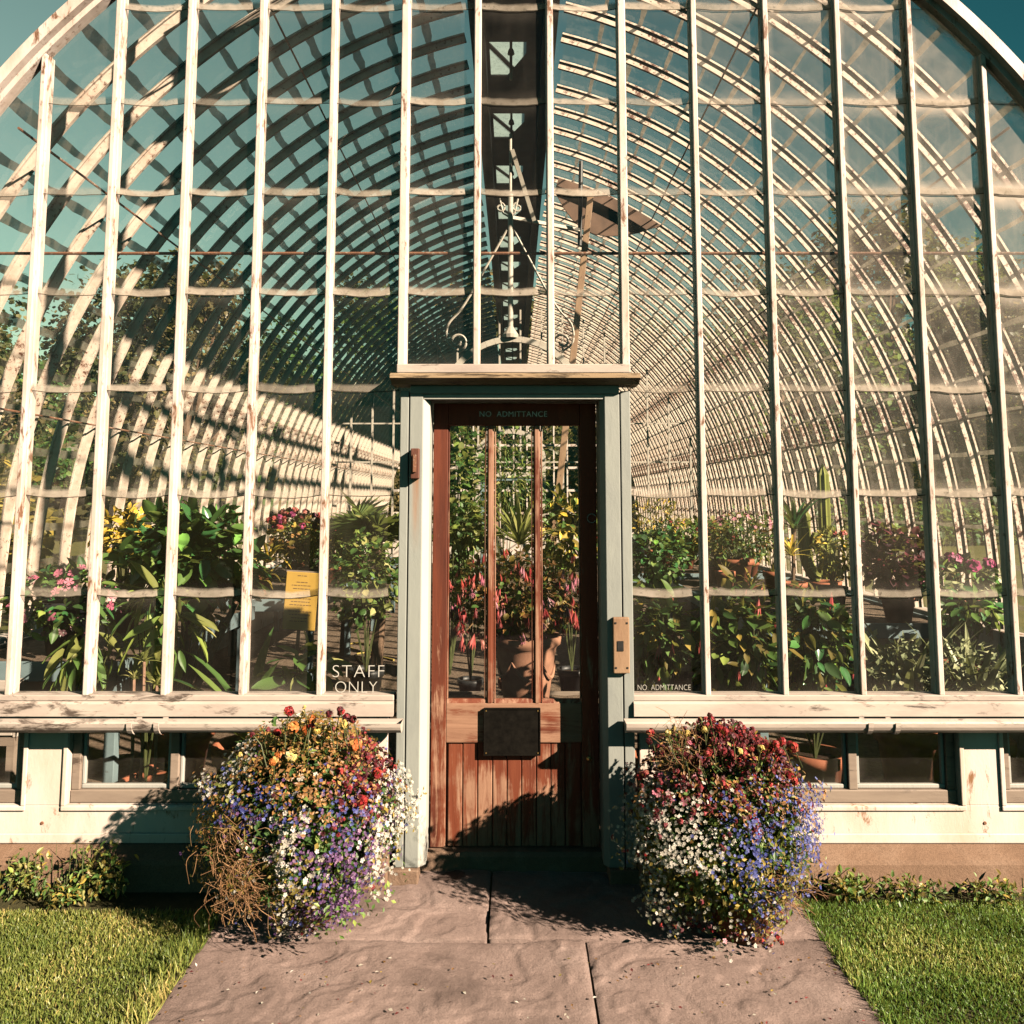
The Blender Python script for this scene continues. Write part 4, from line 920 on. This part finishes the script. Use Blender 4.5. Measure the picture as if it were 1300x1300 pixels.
def fanpalm(label,base,crown,n,L,mats,size):
    t=thing('fan_palm',label,'palm',tuple(base)); base=np.array(base,float); crown=np.array(crown)
    MB().tube([base,(base+crown)/2+np.array([.03,0,0]),crown],[.06,.05,.05],8).build('trunk','bark',t)
    m=MB(); s=MB()
    for i in range(n):
        a=i*2.399; e=R(10+60*rng.random()); d=np.array([math.cos(a)*math.cos(e),math.sin(a)*math.cos(e),math.sin(e)]); h=crown+d*L
        s.tube([crown,(crown+h)/2+np.array([0,0,.04]),h],.007,4,0,.5,False)
        sd=unit(np.cross(d,[0,0,1.])); up=np.cross(sd,d); k=17
        for j in range(k):
            f=R(-105+210*j/(k-1)); q=d*math.cos(f)+sd*math.sin(f); q=unit(q+np.array([0,0,-.15])); l=size*(1-.25*abs(math.sin(f/2)))
            w=.028*size/.4; mid=h+q*l*.5; tip=h+q*l+np.array([0,0,-.10*size]); nn=np.cross(q,up)
            m.add([h,mid+nn*w,tip,mid-nn*w+up*.01],[(0,1,2),(0,2,3)],0,rng.random())
    s.build('petioles','stem_green',t); m.build('fronds',mats,t); return t
fanpalm('fan palm with spiky upright fronds behind the red begonia',(P(440,700,9.2)[0],9.2,0),P(437,690,9.2),11,.30,'leaf_palm',.46)
fanpalm('fan palm with drooping pale fronds beside the door at left',(P(478,700,7.6)[0],7.6,0),P(482,690,7.6),9,.26,'leaf_palm',.42)
b=bz(466,770,7.0,0); bush('round_leaved_shrub','dense yellow-green round leafed shrub below the fan palms',b,P(466,735,7.0),(.27,.25,.36),720,.06,['leaf_dark','leaf_mid','leaf_pale'],OVAL,.14,.3,'black_pot',None,10,'shrub')
q=P(390,655,8.6); b=bz(390,655,8.6); 
# notice on its rusty post
sy=5.4; q0=P(348,799,sy); q1=P(391,726,sy); qc=(q0+q1)/2
t=thing('notice_board','yellow notice with small brown print on a rusty metal post','sign',(qc[0],sy,0))
nb=MB().box(q0[0],q1[0],sy-.012,sy+.004,q0[2],q1[2]).build('notice_panel','sign_yellow',t,.003)
MB().box(q0[0]-.008,q1[0]+.008,sy+.0045,sy+.016,q0[2]-.008,q1[2]+.008).build('backing_frame','timber_grey',nb,.002)
m=MB(); 
for i,(w,o_) in enumerate([(.30,0),(0,0),(.34,.0),(.62,0),(.52,0),(0,0),(.60,0),(.70,0),(.58,0),(.66,0),(0,0),(.72,0),(.64,0),(.50,0),(.58,0)]):
    z=q1[2]-.022-i*.0205; W=(q1[0]-q0[0]); x=qc[0]-W*w/2
    while x<qc[0]+W*w/2-.004:
        l=.008+.018*rng.random(); m.box(x,min(x+l,qc[0]+W*w/2),sy-.0132,sy-.0125,z-.0022,z+.0022); x+=l+.005
m.build('print_lines','sign_ink',nb)
t.rotation_euler=(0,R(3.5),0)
MB().tube([(qc[0]-.01,sy+.03,0),(qc[0]-.005,sy+.03,q1[2]-.1)],.012,8).build('post','rusty_rod',t)
# crate and hose
q=P(14,868,4.7); t=thing('crate','whitish slatted crate at the far left bottom pane','crate',(q[0],4.7,0))
m=MB()
for z in (.44,.54,.64): m.box(q[0]-.25,q[0]+.11,4.55,4.57,z,z+.085).box(q[0]-.25,q[0]+.11,4.84,4.86,z,z+.085)
m.build('slats','old_white',t,.003); MB().box(q[0]-.25,q[0]+.11,4.575,4.835,.43,.445).box(q[0]+.112,q[0]+.13,4.55,4.86,.43,.73).box(q[0]-.27,q[0]-.252,4.55,4.86,.43,.73).build('end_boards','old_white',t,.003)
t=thing('crate_stand','dark stand holding up the whitish crate','stand',(q[0],4.7,0)); m=MB().box(q[0]-.27,q[0]+.13,4.54,4.87,.39,.428); m.build('shelf','timber_grey',t)
for sx in (-.25,.11):
    for sy_ in (4.56,4.85): MB().box(q[0]+sx-.02,q[0]+sx+.02,sy_-.02,sy_+.02,0,.389).build('leg','timber_grey',t)
hs=[P(u,v,1)for u,v in ()]; 
def ground(u,v,z=.012):
    a=(u-CX)/FPX; b_=(CY-v)/FPX; dy=_c-_s*b_; dz=_s+_c*b_; k=(z-CZ)/dz; return np.array([a*k,dy*k,z])
hp=catmull([ground(*p) for p in ((500,838),(480,833),(455,826),(441,820),(452,816),(470,819),(478,822),(465,828),(452,831),(458,840),(470,846))],4)
tag(MB().tube(hp,.011,6).build('garden_hose','hose',None,0,True),'yellow garden hose looped on the floor behind the staff pane','hose')

# ---- behind the door
UY=5.6; q=P(668,806,UY); pb=np.array([q[0],UY,.30]); rr=.225; ph=q[2]-.30
t=plant('fuchsia_urn','red-tasselled fuchsia bush in a large clay urn with swags, behind the door','potted fuchsia',pb)
o=MB().lathe([(0,0),(.125,0),(.13,.03),(.145,.05),(.175,ph*.55),(.198,ph*.82),(.205,ph*.86),(.232,ph*.9),(.238,ph),(.215,ph),(.205,ph*.9)],pb,36).build('urn','terracotta_pale',t,0,True)
MB().lathe([(0,ph*.9),(.205,ph*.9)],pb,24).build('soil','soil',o)
m=MB()
for a0 in range(6):
    pts=[]; 
    for k in range(9):
        a=R(a0*60)+R(60)*k/8; z=ph*(.70-.22*math.sin(math.pi*k/8)); rad=.145+.045*(z/ph)+.012; pts.append((pb[0]+rad*math.cos(a),pb[1]+rad*math.sin(a),pb[2]+z))
    m.tube(pts,[.004,.009,.012,.015,.016,.015,.012,.009,.004],6)
m.build('swag','terracotta_pale',o)
c=P(655,752,UY); n=2300; m=MB(); leaves(m,c,(.45,.34,.31),n,.040,rng.integers(0,4,n),OVAL,.35,.3,.8,.25); m.build('foliage',['leaf_olive','leaf_bronze','leaf_dark','leaf_bronze'],t)
s=MB(); d=sphere(26); d[:,2]=np.abs(d[:,2])-.2; stems(s,pb+np.array([0,0,ph*.9]),c+d*np.array([.4,.3,.28]),.007,.003); s.build('stems','stem_dry',t)
for i in range(92):
    d=sphere(1)[0]; d[1]=-abs(d[1])*.9; p=c+d*np.array([.46,.36,.30])*(1+.08*rng.normal()); k=rng.integers(2,4)
    mb=MB(); mb.scatter(TASSEL,p+rng.normal(size=(k,3))*.012,frames(np.array([0,0,-1.])+rng.normal(size=(k,3))*.25,rng.normal(size=(k,3))),.05+.03*rng.random(k)); mb.build('flower',['petal_coral','petal_pink','petal_coral','petal_red'][i%4],t)
for (u,v,sz) in ((587,815,.10),(604,812,.10),(588,775,.11),(690,780,.09),(712,775,.10),(730,780,.10)):
    p=P(u,v-8,UY-.25); mb=MB(); mb.scatter(TASSEL,p+rng.normal(size=(3,3))*.012,frames(np.array([0,0,-1.])+rng.normal(size=(3,3))*.2,rng.normal(size=(3,3))),sz); mb.build('flower','petal_coral',t)
    MB().tube([p,(p+c)/2+np.array([0,0,.06]),c],.003,4).build('flower_stalk','stem_dry',t)
b=np.array([P(660,700,6.6)[0],6.6,0]); t=plant('spiky_dracaena','pale green spiky dracaena rising above the fuchsia urn','plant',b,.16,.3)
MB().tube([b+np.array([0,0,.25]),P(660,700,6.6)],.03,8).build('trunk','bark',t)
m=MB(); strap(m,P(660,692,6.6),30,.50,.05,rng.integers(0,2),(15,85),.45); m.build('foliage',['leaf_pale','leaf_mid'],t)
b=np.array([P(585,700,8.2)[0]-.1,8.2,0]); bush('climbing_vine','tall dark leafy climber behind the left pane of the door',b,P(586,640,8.2),(.22,.25,.95),800,.07,['leaf_dark','leaf_mid','leaf_dark','leaf_pale'],OVAL,None,.3,'terracotta',None,12,'climber',.3,sr=.01)
b=np.array([P(725,690,7.2)[0],7.2,0]); bush('golden_shrub','yellow-green leafy shrub behind the right pane of the door',b,P(720,672,7.2),(.30,.28,.34),420,.10,['leaf_yellow','leaf_mid','leaf_olive'],LEAF,.12,.26,'black_pot',[('flower','petal_red',PUFF,3,.03,'')],9,'shrub')
b=np.array([P(640,640,9.6)[0],9.6,0]); bush('tree_fern','feathery green shrub in front of the inner doorway',b,P(645,608,9.6),(.45,.4,.55),700,.14,['leaf_mid','leaf_pale','leaf_dark'],NARROW,.2,.3,'terracotta',None,12,'shrub',.3)
b=np.array([P(598,690,6.9)[0],6.9,0]); bush('white_edged_shrub','green shrub with a single red bloom, left of the spiky dracaena',b,P(596,668,6.9),(.22,.2,.22),420,.06,['leaf_mid','leaf_dark','leaf_pale'],OVAL,.10,.24,'black_pot',[('flower','petal_red',PUFF,2,.045,'')],9,'shrub')

# ---- right bays
b=bz(830,745,8.2,0); bush('round_dark_shrub','rounded dark green shrub just right of the door frame',b,P(836,706,8.2),(.30,.28,.26),700,.06,['leaf_dark','leaf_deep','leaf_dark'],OVAL,.2,.4,'terracotta',None,10,'shrub')
b=bz(836,720,10.4); bush('yellow_wispy_plant','yellow wispy foliage standing behind the rounded dark shrub',b,P(832,660,10.4),(.34,.3,.30),420,.11,['leaf_yellow','leaf_pale','leaf_olive'],NARROW,.16,.25,'terracotta',None,10,'plant')
b=bz(935,740,8.6); bush('pinkish_shrub','tall shrub topped with small dusty pink flowers on the right bench',b,P(942,680,8.7),(.42,.34,.25),620,.06,['leaf_dark','leaf_bronze','leaf_pale','leaf_dark'],SMALL,.17,.28,'terracotta',[('flower','petal_pink',STAR5,55,.022,'top')],12,'shrub')
b=bz(955,752,7.3); t=plant('small_bromeliad','small yellow-green rosette in a clay pot in front of the pinkish shrub','plant',b,.09,.13); m=MB(); strap(m,b+np.array([0,0,.13]),22,.22,.03,0,(10,75),.6); m.build('foliage','leaf_olive',t)
for (u,w_,lb) in ((921,.085,'bare clay pot on the right bench beside a red tassel flower'),(982,.085,'tall reddish clay pot on the right bench next to the dracaena')):
    b=bz(u,750,7.6); t=plant('clay_pot',lb,'pot',b,w_,.24)
    m=MB(); strap(m,b+np.array([0,0,.22]),9,.16,.02,0,(40,85),.3); m.build('foliage','leaf_olive',t)
b=bz(1007,748,7.1); t=plant('potted_dracaena','upright dark dracaena with spreading leaves in a clay pot','plant',b,.11,.19)
MB().tube([b+np.array([0,0,.15]),P(1008,660,7.1)],.016,7).build('trunk','bark',t); m=MB(); strap(m,P(1008,672,7.1),16,.40,.06,0,(10,80),.35); m.build('foliage','leaf_deep',t)
m=MB(); strap(m,P(1005,706,7.0),18,.24,.035,0,(10,80),.5); m.build('lower_foliage','leaf_yellow',t)
b=bz(1045,748,7.5); t=plant('column_cactus','tall column cactus with three ribbed arms on the right bench','cactus',b,.15,.16)
def cact(pts,r):
    pts=catmull(pts,4); m=len(pts); k=16; T_=unit(np.gradient(pts,axis=0)); A=unit(np.cross(T_,[0.1,1,0.])); B=np.cross(T_,A); th=np.linspace(0,2*np.pi,k,endpoint=False)
    f=np.where(np.arange(k)%2==0,1.,.76); rr=r*np.sqrt(np.clip(1-(np.linspace(0,1,m)-.9).clip(0)**2*98,0.02,1))
    V=pts[:,None]+rr[:,None,None]*(f*np.cos(th))[None,:,None]*A[:,None]+rr[:,None,None]*(f*np.sin(th))[None,:,None]*B[:,None]
    mb=MB(); mb.add(V,[(i*k+j,i*k+(j+1)%k,(i+1)*k+(j+1)%k,(i+1)*k+j) for i in range(m-1) for j in range(k)],0,.5); mb.add(np.vstack([V[-1],pts[-1]+T_[-1]*.01]),[(j,(j+1)%k,k) for j in range(k)],0,.6); return mb
for pts in ([(1047,735),(1048,690),(1046,640),(1044,590)],[(1040,732),(1032,728),(1022,700),(1021,640)],[(1052,735),(1052,705),(1036,690),(1040,676)],):
    cact([P(u,v,7.5) for u,v in pts],.055).build('stem','cactus_skin',t)
b=bz(1057,768,6.5); bush('potted_coleus','lime yellow coleus in a clay pot under the column cactus',b,P(1060,704,6.5),(.16,.15,.19),320,.055,['leaf_yellow','leaf_pale'],LEAF,.11,.22,'terracotta_pale',[('flower','petal_coral',PUFF,3,.035,'')],8)
b=bz(1141,788,6.15); bush('purple_coleus','big purple-black leafed plant in a clay pot with a pink bloom beside it',b,P(1138,712,6.15),(.27,.25,.24),900,.06,['leaf_purple','leaf_purple','leaf_purple','petal_maroon'],OVAL,.12,.2,'terracotta',[('flower','petal_pink',PUFF,4,.04,'')],10,lump=.12)
b=bz(1225,790,5.9); bush('pink_geranium','grey-green geranium with two magenta pink blooms by the right glass',b,P(1222,735,5.9),(.28,.22,.15),240,.065,['leaf_silver','leaf_mid','leaf_deep'],OVAL,.12,.2,'terracotta_pale',[('flower','petal_magenta',PUFF,7,.05,'top')],9)
b=bz(1225,800,5.6,0); bush('geranium_leaves','dark green lobed plant hanging below the pink geranium',b,P(1232,772,5.6),(.18,.15,.12),120,.085,['leaf_deep','leaf_mid'],BROAD,.14,.62,'terracotta',None,7)
for (u,v,Y,rx,rz,n,lb,fl) in ((835,800,4.7,.20,.30,300,'bronze fuchsia with few red tassels at the pane nearest the door',9),(940,820,4.6,.26,.34,560,'bushy fuchsia with red tassels and yellow leaves, second pane right of the door',16),(1030,815,4.75,.24,.34,460,'green leafed fuchsia with red tassels, third pane right of the door',12)):
    b=np.array([P(u,v,Y)[0],Y,0]); t=bush('fuchsia_bush',lb,b,P(u,v,Y),(rx,.2,rz),n,.085,['leaf_olive','leaf_dark','leaf_mid','leaf_dark'] if u<1000 else ['leaf_mid','leaf_dark','leaf_deep','leaf_olive'],BROAD,.15,.3,'terracotta',[('flower','petal_coral',TASSEL,fl,.085,'')],12,'fuchsia',.3,droop=.5,sr=.007)
for (u,v,k,Y) in ((944,838,'petal_coral',4.35),(932,858,'petal_coral',4.3),(1052,852,'petal_coral',4.4),(868,793,'petal_pink',4.35)): pass
b=np.array([P(1150,850,4.9)[0],4.9,0]); t=plant('silver_leaved_plant','pale silvery upright leaves in front of the purple plant','plant',b,.18,.4)
m=MB(); strap(m,b+np.array([0,0,.42]),34,.62,.075,0,(35,88),.35); m.build('foliage','leaf_silver',t); m=MB(); leaves(m,P(1140,850,4.8),(.24,.18,.2),340,.05,0,SMALL,.3); m.build('lower_foliage','leaf_silver',t)
b=np.array([P(1235,850,4.8)[0],4.8,0]); t=plant('silver_leaved_plant','pale silvery clump with slanting leaves below the pink geranium','plant',b,.18,.36)
m=MB(); strap(m,b+np.array([0,0,.4]),30,.58,.07,0,(30,85),.35); m.build('foliage','leaf_silver',t); m=MB(); leaves(m,P(1225,855,4.7),(.26,.18,.18),340,.05,0,SMALL,.3); m.build('lower_foliage','leaf_silver',t)
# mixed plants further along both benches
kinds=[('leaf_dark','leaf_mid'),('leaf_olive','leaf_mid'),('leaf_dark','leaf_bronze'),('leaf_pale','leaf_mid'),('leaf_deep','leaf_dark')]
words=['dark green','olive green','bronze','pale green','deep green']
proto={}
for side in (-1,1):
    for j in range(7):
        y=8.9+.62*j; x=side*(1.95+.75*((j*37)%10)/10)+(.2 if side>0 else 0); k=(j*3+(side>0))%5; b=np.array([x,y,.80])
        bush('bench_plant','%s pot plant far along the %s bench'%(words[k],'left' if side<0 else 'right'),b,b+np.array([0,0,.38]),(.27,.25,.22),230,.075,list(kinds[k]),OVAL if k%2 else LEAF,.11,.18,'terracotta',[('flower','petal_pink' if j%2 else 'petal_coral',PUFF,6,.035,'top')] if j%3==0 else None,7,'plant',group='pot plants far along the benches')
# clay pots and shards on the floor seen through the vent windows
for (x,y,r,lb) in ((-1.95,4.75,.11,'clay pot on the floor behind the left vent window'),(-1.70,4.55,.07,'small clay pot tipped beside a larger one behind the left vent window'),(-2.62,5.0,.12,'clay pot on the floor at the far left')):
    t=plant('floor_pot',lb,'pot',(x,y,.0),r,r*1.9)
# ================================================================ WEEDS AND GRASS
def weed(label,u0,u1,v,Y,h,n,mats,L=.05):
    a=ground(u0,v); bb=ground(u1,v); x0,x1=P(u0,v,Y)[0],P(u1,v,Y)[0]; c=np.array([(x0+x1)/2,Y,h*.5])
    t=thing('weed_clump',label,'weeds',(c[0],Y,0)); m=MB(); leaves(m,c,(abs(x1-x0)/2,.06,h*.62),int(n*1.5),L*.72,rng.integers(0,len(mats),int(n*1.5)),LEAF,.15,.1,.9,.55,zmin=.005); m.build('foliage',mats,t)
    s=MB(); k=14; tips=np.stack([x0+(x1-x0)*rng.random(k),Y+.05*rng.normal(size=k),h*(.6+.6*rng.random(k))],-1)
    for q in tips: s.tube([(q[0]+rng.normal()*.03,Y,0),(q[0],q[1],q[2]*.6),q],.0025,4,0,rng.random(),False)
    s.build('stems','stem_green',t)
weed('yellow-green leafy weed against the plinth at the far left',0,62,1120,3.72,.17,150,['leaf_olive','leaf_mid','leaf_pale'],.04)
weed('leafy weed climbing the plinth left of the flower pot',85,165,1115,3.72,.19,240,['leaf_olive','leaf_mid','leaf_pale'],.042)
weed('low weed between the two taller ones at left',55,110,1135,3.66,.09,130,['leaf_olive','leaf_mid'],.038)
weed('grassy weed beside the right flower pot',1045,1110,1130,3.70,.10,140,['leaf_mid','leaf_olive'],.045)
weed('low weed along the plinth at the right',1110,1200,1135,3.70,.08,150,['leaf_olive','leaf_mid'],.035)
weed('low weed at the far right end of the plinth',1210,1310,1135,3.70,.075,150,['leaf_olive','leaf_mid'],.035)
def grass(name,mat,rects,h,lean=.45):
    m=MB()
    for (x0,x1,y0,y1,dens,hh) in rects:
        n=int(abs(x1-x0)*(y1-y0)*dens); x=x0+(x1-x0)*rng.random(n); y=y0+(y1-y0)*rng.random(n)
        cl_=np.array([mnoise.noise((a*5,b*5,3.)) for a,b in zip(x,y)]); d=np.stack([rng.normal(size=n)*lean,rng.normal(size=n)*lean,np.ones(n)],-1)
        L=hh*(.55+.7*rng.random(n))*(1+.5*cl_); big=np.stack([L,np.full(n,.0044)*(.8+.5*rng.random(n)),L],-1)
        pn=np.array([mnoise.noise((a*2.3,b*2.3,9.)) for a,b in zip(x,y)]); r=(.35+.9*pn+.28*rng.normal(size=n)).clip(0,1)
        m.scatter(BLADE,np.stack([x,y,np.full(n,-.013)],-1),frames(d,rng.normal(size=(n,3))),big,0,r)
    return tag(m.build(name,mat),None,None,None,'stuff')
grass('grass','grass_blade',[(1.20,2.7,2.4,3.70,24000,.022),(2.7,4.5,1.6,3.72,3500,.04),(1.2,3.5,.5,2.4,2500,.04),(1.195,1.26,2.4,3.6,9000,.042)],.04)
grass('dry_grass','grass_yellow',[(-2.7,-1.26,2.4,3.62,24000,.022),(-4.5,-2.7,1.6,3.65,3500,.04),(-3.5,-1.2,.5,2.4,2500,.04),(-1.28,-1.19,2.4,3.55,12000,.065)],.04)

m=MB(); n=170; x=rng.normal(size=n)*.42; x=np.where(rng.random(n)<.5,x-.75,x+.75).clip(-1.15,1.15); y=3.25-.35*np.abs(rng.normal(size=n)); k=rng.random(n)
m.scatter(SMALL,np.stack([x,y,np.full(n,.006)],-1),frames(rng.normal(size=(n,3))*np.array([1,1,.1]),np.array([0,0,1.])+.2*rng.normal(size=(n,3))),.008+.012*rng.random(n),rng.integers(0,4,n))
tag(m.build('fallen_petals',['petal_white','leaf_bronze','petal_maroon','leaf_olive']),None,None,None,'stuff')
# ================================================================ TREES BEYOND
def tree(name,label,h,w,mats,seed,n=9000):
    global rng
    rng=np.random.default_rng(seed); t=thing(name,label,'tree',(0,0,0),'trees beyond the glasshouse')
    m=MB(); m.tube([(0,0,-.2),(.1,.05,h*.25),(-.1,.1,h*.55)],[h*.028,h*.02,h*.01],9)
    cs=[]
    for i in range(26):
        d=sphere(1)[0]; z=h*(.56+.40*d[2]); cs.append((d[0]*w*.36*(1.15-abs(d[2])*.4),d[1]*w*.36,z))
    for c in cs[:12]: m.tube([(0,0,h*.22+.1*h*rng.random()),(c[0]*.5,c[1]*.5,c[2]*.75),c],[h*.01,h*.006,h*.003],5,0,.5,False)
    m.build('trunk','bark',t); m=MB()
    for c in cs: leaves(m,c,(w*.17,w*.17,h*.12),n//26,h*.021,rng.integers(0,len(mats)),OVAL,.2,.2,.9,.3)
    m.build('crown',mats,t); return t
def duptree(t,loc,rz,sc):
    r=t.copy(); col.objects.link(r); r.location=loc; r.rotation_euler=(0,0,rz); r.scale=(sc,sc,sc)
    for ch in t.children: c=ch.copy(); col.objects.link(c); c.parent=r
    return r
TR=[tree('broadleaf_tree','dark broadleaf tree beyond the lawn, seen through the glass',13,11,['leaf_tree','leaf_dark'],5),tree('broadleaf_tree','brownish broadleaf tree beyond the lawn, seen through the glass',12,10,['leaf_tree_brown','leaf_tree'],6),tree('broadleaf_tree','tall grey-green tree beyond the lawn, seen through the glass',15,9,['leaf_tree','leaf_tree_brown'],8)]
rng=np.random.default_rng(77)
spots=[(-16,24,0,.62),(-22,30,1,.8),(-13,33,2,.75),(-28,36,0,1.0),(-19,42,1,1.1),(-9,44,0,1.0),(-1,40,2,.85),(6,46,1,1.0),(13,40,0,1.0),(20,44,2,1.15),(26,37,1,1.1),(31,43,0,1.25),(36,34,2,1.0),(38,47,1,1.3),(-37,42,2,1.1),(-30,27,1,.75),(16,50,1,1.2),(-6,32,1,.55),(44,38,0,1.1),(-14,20,1,.5),(25,50,0,1.3)]
used=[0,0,0]
for (x,y,k,s_) in spots:
    if not used[k]: o=TR[k]; o.location=(x,y,-.03); o.scale=(s_,)*3; used[k]=1
    else: o=duptree(TR[k],(x,y,-.03),rng.random()*6.28,s_)
hd=thing('hedge','long dark clipped hedge beyond the right lawn','hedge',(16,26,0)); m=MB()
for i in range(26): leaves(m,(7+i*1.0,27+i*.35,.75),(.9,.6,.85),210,.22,0,OVAL,.4,.1,.9,.2,zmin=-.02)
m.build('foliage','leaf_dark',hd)
hd=thing('hedge','olive hedge bank beyond the left side of the glasshouse','hedge',(-12,16,0)); m=MB()
for i in range(26): leaves(m,(-7.5-i*.5,12+i*.7,.9),(1.0,.9,1.25),240,.2,0,OVAL,.4,.1,.9,.25,zmin=-.02)
m.build('foliage',['leaf_olive'],hd)

def ridge_h(x): return 13+5*mnoise.noise((x*.02,3.1,0))+3*mnoise.noise((x*.07,8,0))+ (5 if x>0 else 0)*min(1,abs(x)/30)
hm=MB(); xs=np.linspace(-150,150,61); rows=[]
for (y,f) in ((58,-.02),(64,.30),(72,.62),(84,.86),(100,.9)): rows.append([(x,y+abs(x)*-.12,ridge_h(x)*f-.05) for x in xs])
V=np.array(rows).reshape(-1,3); hm.add(V,[(j*61+i,j*61+i+1,(j+1)*61+i+1,(j+1)*61+i) for j in range(4) for i in range(60)])
tag(hm.build('hill','lawn_soil',None,0,True),None,None,None,'structure')
wm=MB(); n=15000; x=rng.uniform(-95,95,n); f=rng.random(n); hh=np.array([ridge_h(a) for a in x]); clump=np.array([mnoise.noise((a*.22,b*6,1.)) for a,b in zip(x,f)])
pos=np.stack([x,57+f*20-abs(x)*.12+rng.normal(size=n),hh*(f*.88)+1.2+2.2*clump+1.2*rng.random(n)],-1)
wm.scatter(OVAL,pos,frames(rng.normal(size=(n,3)),np.array([0,-.6,.6])+rng.normal(size=(n,3))*.5),.75+.6*rng.random(n),rng.integers(0,3,n))
tag(wm.build('woodland',['leaf_tree','leaf_tree_brown','leaf_dark']),'far-off wooded slope behind the glasshouse',None,None,'stuff')

# ================================================================ LIGHT
S=np.array([1.43,-1.0,.95]); S=S/np.linalg.norm(S)
sun=bpy.data.lights.new('sun','SUN'); sun.energy=5.0; sun.angle=R(.5); sun.color=(1.0,.80,.62)
so=bpy.data.objects.new('sun',sun); col.objects.link(so); so.location=(6,-5,8); so.rotation_euler=Vector(-S).to_track_quat('-Z','Y').to_euler()
w=bpy.data.worlds.new('World'); scene.world=w; w.use_nodes=True; nt=w.node_tree; nt.nodes.clear()
sk=nt.nodes.new('ShaderNodeTexSky'); sk.sky_type='NISHITA'; sk.sun_disc=False; sk.sun_elevation=math.asin(S[2]); sk.sun_rotation=math.atan2(S[0],S[1]); sk.air_density=1.0; sk.dust_density=.6; sk.ozone_density=1.5
tn=nt.nodes.new('ShaderNodeMix'); tn.data_type='RGBA'; tn.blend_type='MULTIPLY'; tn.inputs[0].default_value=1; tn.inputs[7].default_value=(.43,.72,.49,1)
bg=nt.nodes.new('ShaderNodeBackground'); bg.inputs[1].default_value=.05; ow=nt.nodes.new('ShaderNodeOutputWorld')
nt.links.new(sk.outputs[0],tn.inputs[6]); # sky ramp by direction, dimmed overhead and behind the camera to deepen shadows
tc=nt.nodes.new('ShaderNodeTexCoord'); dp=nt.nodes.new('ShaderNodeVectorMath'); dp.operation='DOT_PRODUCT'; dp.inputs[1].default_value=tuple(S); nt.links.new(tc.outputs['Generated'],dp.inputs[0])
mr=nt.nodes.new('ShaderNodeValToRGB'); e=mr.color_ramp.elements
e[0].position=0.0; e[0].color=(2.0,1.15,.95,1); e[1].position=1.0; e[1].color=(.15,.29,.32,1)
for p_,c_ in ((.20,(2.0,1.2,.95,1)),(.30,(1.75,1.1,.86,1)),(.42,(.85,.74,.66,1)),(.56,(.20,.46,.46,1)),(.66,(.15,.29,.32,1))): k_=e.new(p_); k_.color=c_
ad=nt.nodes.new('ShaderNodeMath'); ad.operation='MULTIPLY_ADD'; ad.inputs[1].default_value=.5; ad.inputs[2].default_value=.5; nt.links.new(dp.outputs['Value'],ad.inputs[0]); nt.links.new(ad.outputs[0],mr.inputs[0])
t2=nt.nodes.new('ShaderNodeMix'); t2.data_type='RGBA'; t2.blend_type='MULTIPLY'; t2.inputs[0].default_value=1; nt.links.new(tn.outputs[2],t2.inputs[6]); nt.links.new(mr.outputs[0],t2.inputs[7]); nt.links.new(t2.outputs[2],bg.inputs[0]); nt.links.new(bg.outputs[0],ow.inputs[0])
scene.view_settings.view_transform='Standard'; scene.view_settings.look='None'; scene.view_settings.exposure=1.92; scene.view_settings.gamma=1
scene.render.engine='CYCLES'
cy=scene.cycles; cy.max_bounces=6; cy.diffuse_bounces=0; cy.glossy_bounces=2; cy.transmission_bounces=3; cy.transparent_max_bounces=24; cy.use_denoising=True
try: cy.denoiser='OPENIMAGEDENOISE'
except Exception: pass
cy.sample_clamp_indirect=4; cy.caustics_reflective=False; cy.caustics_refractive=False
for o in scene.objects:
    if '_at' in o.keys(): del o['_at']
